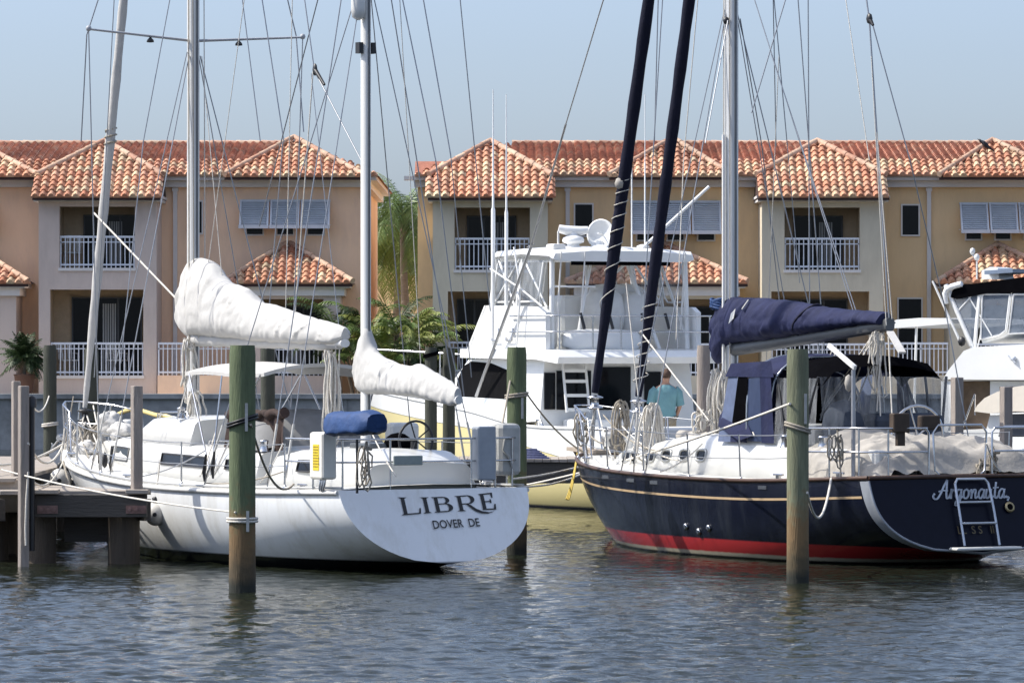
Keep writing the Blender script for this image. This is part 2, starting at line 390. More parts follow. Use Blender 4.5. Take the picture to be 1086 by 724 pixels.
def ridge(mb, a, b, r=.095):
    a = V(a); b = V(b); L_ = (b-a).length; k = max(1, int(L_/.38))
    for i in range(k):
        p = a.lerp(b, i/k); q = a.lerp(b, (i+1.06)/k)
        mb.tube([p, q], [r*1.12, r*.92], 8); 
        for j in range(len(mb.uv)-10, len(mb.uv)): mb.uv[j] = (i+.5+a.x*7, a.z*3+.5)
    mb.has_uv = True

def wall_xz(mb, x0, x1, z0, z1, y, th, holes=()):
    xs = sorted({x0,x1,*[h[0] for h in holes],*[h[1] for h in holes]}); zs = sorted({z0,z1,*[h[2] for h in holes],*[h[3] for h in holes]})
    xs = [x for x in xs if x0 <= x <= x1]; zs = [z for z in zs if z0 <= z <= z1]
    def solid(i, k):
        if not (0 <= i < len(xs)-1 and 0 <= k < len(zs)-1): return False
        cx, cz = (xs[i]+xs[i+1])/2, (zs[k]+zs[k+1])/2
        return not any(h[0] < cx < h[1] and h[2] < cz < h[3] for h in holes)
    for i in range(len(xs)-1):
        for k in range(len(zs)-1):
            if not solid(i,k): continue
            a,b,c,d = xs[i],xs[i+1],zs[k],zs[k+1]; e = y+th
            mb.poly([(a,y,c),(b,y,c),(b,y,d),(a,y,d)]); mb.poly([(a,e,c),(a,e,d),(b,e,d),(b,e,c)])
            if not solid(i-1,k): mb.poly([(a,y,c),(a,y,d),(a,e,d),(a,e,c)])
            if not solid(i+1,k): mb.poly([(b,y,c),(b,e,c),(b,e,d),(b,y,d)])
            if not solid(i,k-1): mb.poly([(a,y,c),(a,e,c),(b,e,c),(b,y,c)])
            if not solid(i,k+1): mb.poly([(a,y,d),(b,y,d),(b,e,d),(a,e,d)])

def railing(root, x0, x1, y, z0, z1):
    m = MB(); m.box((x0,y-.03,z1-.06),(x1,y+.03,z1)); m.box((x0,y-.025,z0+.07),(x1,y+.025,z0+.12)); m.box((x0,y-.02,z1-.2),(x1,y+.02,z1-.17))
    n = max(2, round((x1-x0)/.135)); 
    for i in range(n+1):
        x = lerp(x0+.02, x1-.02, i/n); w_ = .028 if i % 8 else .04
        m.box((x-w_/2,y-w_/2,z0+.0),(x+w_/2,y+w_/2,z1-.061))
    m.build('balcony_railing', railw, root, True)

def window(root, x0, x1, z0, z1, y, name='window', pm=None, mull=1):
    m = MB(); f = .045
    m.box((x0-f,y-.05,z0-f),(x1+f,y+.02,z0)); m.box((x0-f,y-.05,z1),(x1+f,y+.02,z1+f)); m.box((x0-f,y-.05,z0),(x0,y+.02,z1)); m.box((x1,y-.05,z0),(x1+f,y+.02,z1))
    for i in range(1, mull): x = lerp(x0,x1,i/mull); m.box((x-.03,y-.04,z0),(x+.03,y+.02,z1))
    o = m.build(name, trim if name == 'window' else M('door_frame', (.06,.06,.06), .5), root, True)
    p = MB(); p.box((x0,y-.02,z0),(x1,y+.01,z1)); p.build('pane', pm or glass, o, True)
    return o

def loggia(root, x0, x1, z0, z1, y, depth, zr, dl, dr):
    """recess behind an opening: side walls, ceiling, floor, back wall with sliding glass doors and a railing"""
    m = MB(); yb = y+depth
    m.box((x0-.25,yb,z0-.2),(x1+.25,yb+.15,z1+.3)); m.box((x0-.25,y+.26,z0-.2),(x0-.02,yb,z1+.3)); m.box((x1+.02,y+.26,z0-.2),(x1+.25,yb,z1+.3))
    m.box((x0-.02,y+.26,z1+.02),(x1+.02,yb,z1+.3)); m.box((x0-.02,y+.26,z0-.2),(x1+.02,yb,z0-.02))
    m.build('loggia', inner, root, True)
    W_ = x1-x0; d = window(root, x0+W_*dl, x0+W_*dr, z0+.03, z1-.25, yb-.02, 'glass_door', mull=3)
    c = MB(); xa = x0+W_*dl; 
    for i in range(6): c.box((xa+W_*.32+i*.07, yb-.05, z0+.1),(xa+W_*.32+i*.07+.045, yb-.041, z1-.4))
    c.build('curtain', curt, d, True)
    railing(root, x0+.01, x1-.01, y+.12, z0, zr)

def tower(root, D, l, r, st, ops):
    """projecting bay with balconies and its own hipped roof; l, r photo columns of the wall"""
    x0, x1 = bx(l,D), bx(r,D); zt = bz(214,D); holes = []
    for (a,b,t,bt,rl,dl,dr) in ops: holes.append((bx(a,D),bx(b,D),bz(bt,D),bz(t,D)))
    m = MB(); wall_xz(m, x0, x1, 1.5, zt, D, .25, holes); m.box((x0,D+.251,1.5),(x0+.2,D+2.6,zt)); m.box((x1-.2,D+.251,1.5),(x1,D+2.6,zt))
    m.build('tower_wall', st, root, True)
    for (a,b,t,bt,rl,dl,dr) in ops: loggia(root, bx(a,D), bx(b,D), bz(bt,D), bz(t,D), D, 1.5, bz(rl,D), dl, dr)
    for (a,b,t,bt,rl,dl,dr) in ops: m = MB(); m.box((bx(a,D)-.03,D-.05,bz(bt,D)-.09),(bx(b,D)+.03,D-.002,bz(bt,D)-.002)); m.build('sill', trim, root, True)
    m = MB(); m.box((x0-.13,D-.22,zt),(x1+.13,D+2.4,zt+.10)); m.box((x0-.17,D-.30,zt+.10),(x1+.17,D+2.4,zt+.17)); m.build('fascia', trim, root, True)
    # roof
    pit = R(30); De = D-.5; O = V(((x0+x1)/2, De, zt+.13)); u = V((1,0,0)); v = V((0,math.cos(pit),math.sin(pit))); w2 = (x1-x0)/2+.14
    H = 3.42; poly = [(-w2,0),(w2,0),(w2-.04,1.32),(0,H),(-w2+.04,1.32)]
    m = MB(); tiles(m, O, u, v, poly); rf = m.build('roof', tileA, root, True)
    m = MB(); m.prism([O+u*a+v*b+V((0,0,-.035)) for a,b in poly], [O+u*a+v*b+V((0,.0,-.10)) for a,b in poly])
    pk = O+v*H; bk = pk+V((0,4.5,0))
    for s in (-1,1):
        q = O+u*s*(w2-.04)+v*1.32; m.poly([pk+V((0,0,-.05)), bk, q+V((0,4.5,-.1)), q+V((0,0,-.05))]); q0 = O+u*s*w2; m.poly([q0+V((0,0,-.05)), q+V((0,0,-.05)), q+V((0,3,-.3)), q0+V((0,2.5,-.05))])
    m.build('underlay', undert, rf, True)
    m = MB()
    for s in (-1,1): ridge(m, O+u*s*(w2-.02)+v*1.30+V((0,0,.05)), pk+V((0,0,.07)))
    m.build('ridge_tile', tileR, rf, True)

def front_hip(root, D, l, r, pk, yev, ypk, name='roof', tm=None):
    """small hip facing the water over the eave row yev with its tip at ypk"""
    pit = R(28); x0, x1, xp = bx(l,D), bx(r,D), bx(pk,D); z = bz(yev,D); O = V((xp,D,z)); u = V((1,0,0)); v = V((0,math.cos(pit),math.sin(pit)))
    H = (bz(ypk,D)-z)/(math.sin(pit)-.036*math.cos(pit)); poly = [(x0-xp,0),(x1-xp,0),(0,H)]
    m = MB(); tiles(m, O, u, v, poly); rf = m.build(name, tileA, root, True); tip = O+v*H
    m = MB(); m.prism([O+u*a+v*b+V((0,0,-.035)) for a,b in poly], [O+u*a+v*b+V((0,0,-.11)) for a,b in poly])
    for a in (x0,x1):
        e = V((a,D,z)); m.poly([tip+V((0,0,-.05)), tip+V((0,2,-.05)), V((a,D+H*.86,z)), e+V((0,0,-.04))])
    m.build('underlay', undert, rf, True)
    m = MB(); ridge(m, V((x0,D,z+.06)), tip+V((0,0,.07)), .085); ridge(m, V((x1,D,z+.06)), tip+V((0,0,.07)), .085); m.build('ridge_tile', tileR, rf, True)
    return rf

def shutter(root, D, l, r, t, b):
    """three louvred panels hinged at the top and propped open over a window"""
    x0, x1, z1, z0 = bx(l,D), bx(r,D), bz(t,D), bz(b,D); n = 3; wd = (x1-x0)/n
    yo = .55
    for i in range(n): window(root, x0+i*wd+.22, x0+(i+1)*wd-.22, z0-.24, z1-.45, D, 'window')
    m = MB()
    for i in range(n):
        a, b_ = x0+i*wd+.01, x0+(i+1)*wd-.01
        for xx in (a, b_-.07): m.bar((xx+.035,D-.05,z1),(xx+.035,D-yo,z0),.07,.05,up=(1,0,0))
        m.bar((a,D-.05,z1),(b_,D-.05,z1),.06,.07); m.bar((a,D-yo-.10,z0-.03),(b_,D-yo-.10,z0-.03),.16,.10); m.add([(a+.03,D-.045,z1-.02),(b_-.03,D-.045,z1-.02),(b_-.03,D-yo+.02,z0-.0),(a+.03,D-yo+.02,z0-.0)],[(0,1,2,3)])
        k = 14
        for j in range(1, k):
            y_ = lerp(D-.07, D-yo, j/k); z_ = lerp(z1, z0, j/k)
            m.add([(a+.07,y_-.03,z_+.015),(b_-.07,y_-.03,z_+.015),(b_-.07,y_+.035,z_-.025),(a+.07,y_+.035,z_-.025)], [(0,1,2,3)])
    m.build('shutter', shut, root, True)
    m = MB()
    for i in range(n+1): m.tube([(x0+i*wd,D-.03,z0+.05),(x0+i*wd,D-yo+.03,z0+.02)], .012, 5)
    m.build('prop', trim, root, True)

def bay(root, D, l, r, pk, st, c0, c1, yev=300, ypk=260):
    """single storey bay with hipped roof, dark opening between the columns c0..c1"""
    front_hip(root, D-.35, l, r, pk, yev, ypk)
    x0, x1 = bx(l+13,D), bx(r-13,D); zt = bz(yev+1,D)
    m = MB(); wall_xz(m, x0, x1, 1.5, zt-.35, D, .25, [(bx(c0,D),bx(c1,D),2.1,bz(317,D))]); m.box((x0,D+.251,1.5),(x0+.2,D+2.2,zt-.35)); m.box((x1-.2,D+.251,1.5),(x1,D+2.2,zt-.35)); m.build('bay_wall', st, root, True)
    m = MB(); m.box((x0-.12,D-.14,zt-.35),(x1+.12,D+2,zt-.12)); m.box((x0-.28,D-.30,zt-.12),(x1+.28,D+2,zt-.01)); m.build('fascia', trim, root, True)
    loggia(root, bx(c0,D), bx(c1,D), 2.1, bz(317,D), D, 1.6, bz(364,D), .06, .94)

def block(name, label, xl, xr, loc, recess, towers, hips, shutters, bays, wins, spouts, terr):
    root = thing(name, label, 'townhouses', loc)
    D = 141.0
    x0, x1 = bx(xl,D), bx(xr,D); ze = bz(188,D)
    m = MB()
    m.box((x0,D,1.5),(x1,D+.25,ze)); m.box((x0,D+.25,1.5),(x0+.25,D+15,ze)); m.box((x1-.25,D+.25,1.5),(x1,D+15,ze)); m.box((x0,D+15,1.5),(x1,D+15.25,ze))
    m.build('wall', recess, root, True)
    m = MB(); m.box((x0-.1,D-.25,ze-.30),(x1+.1,D-.002,ze-.1)); m.box((x0-.4,D-.5,ze-.1),(x1+.4,D-.002,ze+.02)); m.box((x1+.002,D,ze-.30),(x1+.2,D+15,ze-.1)); m.box((x1+.002,D,ze-.1),(x1+.42,D+15,ze+.02))
    m.build('cornice', trim, root, True)
    # main roof: steeper front rows, then a shallow slope of darker tile to the ridge
    ex0, ex1 = (x0-.5 if xl < 0 else x0-.08), x1+.5; O = V((ex0, D-.62, ze+.04)); u = V((1,0,0)); p1 = R(24); v1 = V((0,math.cos(p1),math.sin(p1))); L1 = (3-.06+(HY-168)*O.y/F-O.z)/(math.sin(p1)-(HY-168)/F*math.cos(p1))
    W_ = ex1-ex0
    endh = xr < 500
    m = MB(); tiles(m, O, u, v1, [(0,0),(W_,0),(W_-(L1*.9),L1),(0 if xl < 0 else L1*.9,L1)]); rf = m.build('roof', tileA, root, True)
    O2 = O+v1*L1; p2 = R(9.5); v2 = V((0,math.cos(p2),math.sin(p2))); L2 = (3-.10+(HY-150)*O2.y/F-O2.z)/(math.sin(p2)-(HY-150)/F*math.cos(p2)); r0 = 0 if xl < 0 else 2.9; r1 = 2.6 if endh else 0
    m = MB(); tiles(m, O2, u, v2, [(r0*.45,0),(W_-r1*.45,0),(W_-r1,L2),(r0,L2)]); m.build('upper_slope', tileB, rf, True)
    A = [O+V((0,0,-.03)), O+u*W_+V((0,0,-.03))]; Bk = O2+V((0,0,-.03)); T = O2+v2*L2+V((0,0,-.03)); yb = D+15.4
    m = MB(); m.poly([A[0],A[1],Bk+u*(W_-L1*.9*endh),Bk]); m.poly([Bk+u*r0*.4,Bk+u*(W_-r1*.4),T+u*(W_-r1),T+u*r0]); m.poly([T+u*(W_-r1),V((ex1-r1,yb-5,T.z)),V((ex0+r0,yb-5,T.z)),T+u*r0])
    m.poly([V((ex0,yb,ze)),V((ex1,yb,ze)),V((ex1-r1,yb-5,T.z)),V((ex0+r0,yb-5,T.z))])
    m.poly([A[1],V((ex1,yb,ze)),V((ex1-r1,yb-5,T.z)),T+u*(W_-r1)]); m.poly([A[0],V((ex0,yb,ze)),V((ex0+r0,yb-5,T.z)),T+u*r0])
    m.build('underlay', M('roof_back_tiles', (.34,.13,.08), .8, var=.3, scale=8), rf, True)
    m = MB(); ridge(m, T+u*r0+V((0,0,.06)), T+u*(W_-r1)+V((0,0,.06)), .10); m.build('ridge_tile', tileR, rf, True)
    for t_ in towers: tower(root, 139.0, *t_)
    for h in hips: front_hip(root, 140.2, *h)
    for s_ in shutters: shutter(root, 141.0, *s_)
    for b_ in bays: bay(root, 139.2, *b_)
    for (a,b,t,bt) in wins: window(root, bx(a,D), bx(b,D), bz(bt,D), bz(t,D), D)
    for sp in spouts:
        m = MB(); x = bx(sp,D); m.box((x-.06,D-.12,1.6),(x+.06,D-.003,ze-.31)); m.box((x-.09,D-.14,ze-.42),(x+.09,D-.003,ze-.312)); m.build('downspout', trim, root, True)
    for (a,b) in terr:
        m = MB(); xa, xb = bx(a,138.6), bx(b,138.6); m.box((xa,138.6,1.5),(xb,138.8,bz(398,138.6))); m.build('terrace_wall', recess if recess is st_sal else st_cr, root, True)
        railing(root, xa+.01, xb-.01, 138.7, bz(398,138.6), bz(363,138.6))
    return root

UP = lambda a,b: (a,b,219,284,250,.28,.99)
LO = lambda a,b: (a,b,307,398,363,.20,.93)
block('townhouse_block', 'salmon and pink townhouse block with barrel tile roofs behind the white sailing boat', -330, 385, (-12,141,1.5), st_sal,
      [(41,166,st_pk,[UP(63,143),LO(53,152)]), (-310,-185,st_pk,[UP(-288,-208),LO(-298,-199)])],
      [(238,385,308,187,147), (-112,40,-45,187,147)], [(254,351,213,240),(-97,-3,213,240)],
      [(238,374,302,st_pk,276,343), (-115,30,-45,st_pk,-78,-10)], [(200,214,214,247)], [186,-125], [(167,250),(-185,-103)])
UP2 = lambda a,b: (a,b,220,286,252,.18,.80)
block('townhouse_block', 'ochre and cream townhouse block with barrel tile roofs behind the white sport fishing boat', 443, 1560, (12,141,1.5), st_or,
      [(459,581,st_cr,[UP2(482,562),(475,562,309,396,362,.12,.72)]), (808,937,st_cr,[UP2(832,912),(818,922,309,398,364,.1,.8)]), (1160,1289,st_cr,[UP2(1184,1264)])],
      [(646,776,716,187,148),(996,1130,1060,187,150),(1346,1480,1410,187,150)], [(668,765,214,246),(1017,1110,216,245)],
      [(600,793,706,st_cr,645,768,300,261),(994,1140,1066,st_cr,1030,1120,300,262)], [(610,628,217,250),(957,974,218,249),(953,977,317,395)], [602,985], [(588,616),(938,1006)])

# the bird on the roof tip
bd = MB(); q = P(1047,155,141.0); ux = V((-.75,0,.55)).normalized()
rings = []
for t, r_ in ((-.30,.012),(-.2,.03),(-.1,.045),(0,.085),(.1,.095),(.18,.075),(.23,.05),(.28,.055),(.32,.045),(.35,.018),(.41,.004)):
    c = q+ux*t*.9; rings.append([c+V((0,math.cos(a)*r_,math.sin(a)*r_*1.05)) for a in [2*math.pi*k/10 for k in range(10)]])
bd.loft(rings, caps=True); 
for s in (-1,1): bd.tube([q+V((.02,s*.03,-.05)), q+V((.0,s*.035,-.2))], .012, 5)
for s in (-1,1): bd.prism([q+ux*.16+V((0,s*.075,.03)), q+ux*-.02+V((0,s*.10,-.04)), q+ux*-.28+V((0,s*.03,.0)), q+ux*.02+V((0,s*.08,.06))], [q+ux*.16+V((0,s*.085,.03)), q+ux*-.02+V((0,s*.115,-.04)), q+ux*-.28+V((0,s*.04,.0)), q+ux*.02+V((0,s*.095,.06))])
o = bd.build('bird', M('bird_plumage', (.02,.022,.028), .6)); move_to(o, q+V((0,0,-.2)))
tag(o, 'small dark bird perched on the roof ridge at the far right', 'bird')

# low house seen through the gap
hb = thing('house', 'low orange house seen through the gap between the two townhouse blocks', 'house', (-4.6,176,1.5))
m = MB(); m.box((-9,176,1.5),(-3.4,184,6.2)); m.build('wall', st_or, hb, True)
m = MB(); tiles(m, (-6.2,175.4,6.2), (1,0,0), (0,.9,.44), [(-3.2,0),(3.2,0),(2,3),(-2,3)]); rf = m.build('roof', tileA, hb, True)
m = MB(); m.poly([(-9.4,175.4,6.15),(-3,175.4,6.15),(-4.2,178.1,7.5),(-8.2,178.1,7.5)]); m.poly([(-8.2,178.1,7.5),(-4.2,178.1,7.5),(-3,185,6.15),(-9.4,185,6.15)]); m.poly([(-3,175.4,6.15),(-3,185,6.15),(-4.2,178.1,7.5)]); m.build('underlay', undert, rf, True)

# ------------------------------------------------------------------ palms
leafA = M('palm_leaf', (.11,.17,.035), .5, var=.45, scale=3)
leafB = M('palm_leaf_yellow', (.22,.25,.05), .5, var=.4, scale=3)
leafD = M('palm_leaf_dark', (.030,.058,.014), .55, var=.45, scale=3)
bark = M('palm_bark', (.19,.15,.11), .9, var=.3, scale=6, bump=.6, stretch=(1,1,5))
def frond(mb, base, az, up, L_, droop, wid, n=16, lw=.035):
    pts = []; p = V(base); ang = up; st = L_/n; h = V((math.cos(az), math.sin(az), 0))
    for i in range(n+1):
        pts.append(p.copy()); p = p+h*math.cos(ang)*st+V((0,0,math.sin(ang)*st)); ang -= droop/n*(.5+1.2*i/n)
    mb.tube(pts, [max(.006,.022*(1-i/n)) for i in range(n+1)], 4, caps=False)
    side = V((-h.y, h.x, 0))
    for i in range(2, n+1):
        t = (pts[i]-pts[i-1]).normalized(); wl = wid*math.sin(math.pi*min(1,(i/n)*.86+.1))**.7
        for s in (-1,1):
            for k in range(2):
                b = pts[i-1].lerp(pts[i], k*.5+random.random()*.3); l = wl*random.uniform(.75,1.1)
                d = (side*s*.75+t*.6+V((0,0,-.25-random.random()*.35))).normalized(); e = b+d*l+V((0,0,-l*.15)); md = b+d*l*.5+V((0,0,l*.03))
                wv = t.cross(d).cross(d).normalized()*lw*.5
                if wv.length < 1e-6: continue
                mb.add([b-wv*.6, b+wv*.6, md+wv, e, md-wv], [(0,1,2,3,4)], False)
def palm(name, label, base, hgt, lean, nf, L_, mat, wid=.45, group=None, cat='palm tree'):
    root = thing(name, label, cat, base, 0, group); b = V(base)
    top = b+V((lean,0,hgt)); pts = [b.lerp(top, i/10)+V((lean*.3*math.sin(i/10*3.14),0,0)) for i in range(11)]
    m = MB(); m.tube(pts, [.17-.07*i/10+.012*(i%2) for i in range(11)], 9); m.build('trunk', bark, root, True)
    m = MB()
    for i in range(nf): frond(m, pts[-1], i*2.4+random.random()*.4, random.uniform(-.5,1.25), L_*random.uniform(.8,1.1), random.uniform(1.4,2.7), wid)
    m.build('crown', mat, root, True); return root
def clump(name, label, base, n, hgt, spread, mats, cat='palm bush', wid=.34):
    root = thing(name, label, cat, base); b = V(base); ms = MB(); cr = [MB() for _ in mats]
    for i in range(n):
        az = random.random()*6.283; r_ = random.random()*spread*.45; p0 = b+V((math.cos(az)*r_, math.sin(az)*r_, 0)); h_ = hgt*random.uniform(.25,.62)
        tp = p0+V((math.cos(az)*.25,math.sin(az)*.25,h_)); ms.tube([p0,tp], [.03,.02], 5, caps=False)
        for k in range(3): frond(random.choice(cr), tp, az+random.uniform(-1.2,1.2), random.uniform(.5,1.35), hgt*random.uniform(.35,.6), random.uniform(1.2,2.3), wid, 13)
    ms.build('stem', bark, root, True)
    for c, mt in zip(cr, mats): c.build('crown', mt, root, True)
    return root
palm('palm_tree', 'tall feathery coconut palm in the gap between the two townhouse blocks', (-3.4,162.5,1.5), 6.0, -.35, 34, 3.2, leafA, .75)
palm('palm_tree', 'dense green palm standing behind the feathery palm in the gap', (-4.3,166,1.5), 4.9, .3, 60, 3.3, leafB, .85)
clump('palm_bush', 'sunlit yellow green areca palm clump below the feathery palm', (-3.4,137.4,1.5), 30, 3.2, 1.7, [leafB, leafA])
clump('palm_bush', 'dark areca palm clump left of the sunlit areca palm clump', (-4.3,138.3,1.5), 24, 3.4, 1.8, [leafD, leafA])
clump('palm_bush', 'low dark palm clump at the foot of the cream tower wall', (-2.75,137.9,1.5), 14, 1.7, .9, [leafD])
t = thing('potted_palm', 'small dark bushy palm in a brown pot at the far left', 'potted palm', (bx(26,137.4),137.4,1.6)); b = V((bx(26,137.4),137.4,1.6))
m = MB(); m.lathe([(.20,0),(.26,.1),(.30,.5),(.33,.55),(.30,.56),(.26,.5)], b, 14); m.build('pot', M('brown_pot', (.12,.06,.04), .8), t, True)
m = MB(); m.tube([b+V((0,0,.4)),b+V((0,0,.95))], .06, 7); m.build('trunk', bark, t, True)
m = MB()
for i in range(60): frond(m, b+V((0,0,.95+random.random()*.3)), i*2.4, random.uniform(-.6,1.4), random.uniform(.65,1.0), random.uniform(.4,1.2), .26, 9, .03)
m.build('crown', leafD, t, True)
# patio chairs on the balconies
def patio_chair(label, px, floor_py, D, rz, mt):
    t = thing('patio_chair', label, 'chair', (bx(px,D), D, bz(floor_py,D)), rz, 'white patio chairs on the balconies')
    m = MB(); m.rbox((-.24,-.24,.40),(.24,.24,.44),.015); m.build('seat', mt, t)
    m = MB()
    for i in range(5): m.bar((-.2+i*.1,.22,.46),(-.2+i*.1,.30,.9),.04,.015,up=(0,1,0))
    m.bar((-.23,.30,.9),(.23,.30,.9),.03,.05); m.build('backrest', mt, t)
    for sx in (-.2,.2):
        for sy in (-.2,.2): m = MB(); m.tube([(sx,sy,0),(sx*.95,sy*.95,.40)], .018, 6); m.build('leg', mt, t)
        m = MB(); m.tube([(sx*1.2,-.22,.40),(sx*1.2,-.22,.62),(sx*1.2,.26,.64)], .016, 6); m.build('armrest', mt, t)
pcm = M('patio_chair_white', (.6,.6,.58), .6)
patio_chair('white patio chair on the lower pink balcony behind the furled headsail', 124, 397, 139.75, R(160), pcm)
patio_chair('white patio chair on the lower pink balcony, left beside the wall', 72, 397, 139.75, R(25), pcm)
patio_chair('white patio chair on the upper pink balcony, left of the furled headsail', 76, 283, 139.75, R(200), pcm)
# ------------------------------------------------------------------ docks and pilings
def wood(name, c, **k): return M(name, c, .88, var=.3, scale=3, bump=.7, bscale=12, stretch=(6,6,.6), **k)
pileg = wood('green_piling', (.115,.145,.075), dirt=(.06,.085,.045), dirt_amt=.7, dscale=2)
zpaint(pileg, [(.95,(.16,.10,.045),.22,1.1), (.42,(.075,.055,.03),.14,.5), (.14,(.02,.022,.016),.05,.12)])
piled = wood('dark_piling', (.055,.06,.045), dirt=(.03,.03,.025), dirt_amt=.6)
zpaint(piled, [(.35,(.03,.026,.02),.2,.3)])
pileb = wood('old_brown_piling', (.075,.058,.042), dirt=(.03,.025,.02), dirt_amt=.7)
greyw = wood('grey_post_wood', (.30,.26,.23), dirt=(.15,.12,.10), dirt_amt=.6)
dkw = M('dock_boards', (.38,.33,.28), .9, var=.3, scale=4, bump=.6, bscale=14, stretch=(.6,4,4), dirt=(.12,.10,.085), dirt_amt=.6)
dkd = M('dark_dock_beam', (.085,.075,.065), .9, var=.3, scale=3, bump=.6, stretch=(.6,4,4), dirt=(.035,.03,.03), dirt_amt=.6)
galv = M('galvanised_bracket', (.42,.42,.40), .5, metal=.5, var=.2, scale=10)

pilep = wood('pale_green_piling', (.175,.185,.115), dirt=(.09,.11,.07), dirt_amt=.7, dscale=2)
zpaint(pilep, [(.95,(.19,.12,.055),.22,1.0), (.42,(.085,.065,.035),.14,.5), (.14,(.02,.022,.016),.05,.12)])
def piling(label, px, top, D, r, mat, hook=None, bands=(), group='round timber pilings standing in the water', cat='piling', lean=0):
    X = bx(px,D); zt = bz(top,D); root = thing('piling', label, cat, (X,D,0), 0, group)
    m = MB(); n = 40; rings = []
    sd = random.random()*50
    for i in range(n+1):
        z = lerp(-1.6, zt, i/n); rg = []
        for k in range(28):
            a = 2*math.pi*k/28; q = r*(1+.035*noise.noise(V((math.cos(a)*1.2+sd, math.sin(a)*1.2, z*.5)))+.02*noise.noise(V((math.cos(a)*5, math.sin(a)*5+sd, z*.4))))*(1.02-.03*i/n)
            if z < .35: q *= 1+.09*abs(noise.noise(V((math.cos(a)*6,math.sin(a)*6+z*9,sd))))
            if i == n: q *= .93
            q *= 1-.025*max(0,noise.noise(V((math.cos(a)*7+sd,math.sin(a)*7,z*.25))))
            rg.append((q*math.cos(a)+lean*z, q*math.sin(a), z))
        rings.append(rg)
    m.loft(rings, caps=True); m.build('pile', mat, root)
    for (dx, z, h) in (hook or []):
        m = MB(); y = -math.sqrt(max(r*r-dx*dx,0))-.03
        m.bar((dx,y,z-h/2),(dx,y,z+h/2),.035,.02,up=(0,1,0)); m.box((dx-.012,y,z-.02),(dx+.012,y+.05,z+.02)); m.build('cleat', galv, root)
    for (z, tilt, mt) in bands:
        m = MB(); pts = [((r+.018)*math.cos(a), (r+.018)*math.sin(a), z+tilt*math.cos(a)) for a in [2*math.pi*k/24 for k in range(25)]]
        m.tube(pts, .017, 6, caps=False); m.tube([(p[0],p[1],p[2]-.035) for p in pts], .017, 6, caps=False); m.build('rope_wrap', mt, root)
    return root
piling('thick green piling in front of the white sailing boat, orange stain near the water', 257, 366, 57.25, .162, pileg, [(.06,2.13,.34),(.075,.87,.25)], [(2.10,.06,blackp),(.90,0,ropew)])
piling('green piling in front of the dark blue hull', 846, 370, 59.5, .140, pilep, [(.09,2.2,.38)], [(1.98,-.05,roped)])
piling('dark green piling between the two sailing boats, right of the lettered white transom', 548, 368, 67.6, .142, pileg, [(.08,2.1,.3)], [(2.3,.02,roped)])
piling('slim dark green piling behind the grey dock posts at the left', 53, 366, 84.5, .12, piled, [], [(1.6,.02,ropew)])
piling('dark piling behind the white furled headsail', 97, 369, 84.6, .13, piled)
piling('dark green piling just right behind the thick green piling', 284, 366, 84.5, .13, piled)
piling('slim piling with a black rope coil near the palm bushes', 457, 368, 84.4, .11, piled, [], [(2.85,.03,black)])
piling('grey green piling in front of the cream tower wall, near the fishing boat bow', 476, 369, 84.6, .11, piled)
piling('grey weathered piling behind the white rope coils, left of the navy boom cover', 746, 366, 84.4, .12, greyw)
piling('short green piling just right of the grey weathered piling', 757, 402, 84.6, .09, piled)

# main dock crossing behind the sailing boats
md = thing('dock', 'long timber main dock running across behind both sailing boats', 'dock', (0,83,0))
m = MB(); y0, y1, zd = 82.0, 84.2, 1.02
x = -26.0
while x < 26: m.box((x,y0-.05,zd-.05),(x+.135,y1+.05,zd+random.uniform(-.004,.004))); x += .145
m.build('deck_boards', dkw, md, True)
m = MB(); m.box((-26,y0,zd-.42),(26,y0+.10,zd-.06)); m.box((-26,y1-.1,zd-.42),(26,y1,zd-.06)); m.build('stringer', dkd, md, True)
m = MB()
for i in range(-12,13): m.box((i*2.1-.12,y0+.2,.15),(i*2.1+.12,y1-.2,.5))
m.build('cross_beam', dkd, md, True)
for i in range(-12,13):
    for yy in (y0+.25, y1-.25):
        m = MB(); m.tube([(i*2.1+.03,yy,-1.5),(i*2.1,yy,.58)], .15, 10); m.build('pile', pileb, md, True)
def post(label, px, y_top, y_bot, D, w_=.14, mat=None, name='dock_post', zb=None):
    X = bx(px,D); zt = bz(y_top,D); z0 = bz(y_bot,D) if zb is None else zb
    m = MB(); m.rbox((-w_/2,-w_/2,0),(w_/2,w_/2,zt-z0), .012)
    o = m.build(name, mat or greyw); o.location = (X,D,z0); o.rotation_euler = (0,0,R(24)); return tag(o, label, 'dock post', 'square grey dock posts')
post('square grey dock post left of the small cruiser, below the white flybridge hull', 1015, 400, 0, 82.2, .17, zb=1.02)
post('square grey dock post in front of the small cruiser cabin', 1067, 410, 0, 82.2, .17, zb=1.02)

# finger dock at the left
fd = thing('dock', 'finger dock of weathered planks ending beside the white sailing boat', 'dock', (-6,64.6,0), 0)
a = R(31); fx, fy = -math.sin(a), math.cos(a)
def fdp(s, n, z): # along the finger away from its end, n across (right positive)
    return V((-6.0+s*fx+n*1.0, 64.75+s*fy, z))
m = MB(); s = 0.0
while s < 19:
    m.prism([fdp(s,-1.03,.95),fdp(s,1.04,.95),fdp(s+.135,1.04,.95),fdp(s+.135,-1.03,.95)],[fdp(s,-1.03,1.0),fdp(s,1.04,1.0),fdp(s+.135,1.04,1.0),fdp(s+.135,-1.03,1.0)]); s += .145
m.build('deck_boards', dkw, fd, True)
xe0, xe1 = bx(36,64.6), bx(156,64.6)
m = MB(); m.rbox((xe0,64.52,bz(548,64.6)),(xe1,64.66,bz(524,64.6)),.01); m.build('end_beam', dkd, fd, True)
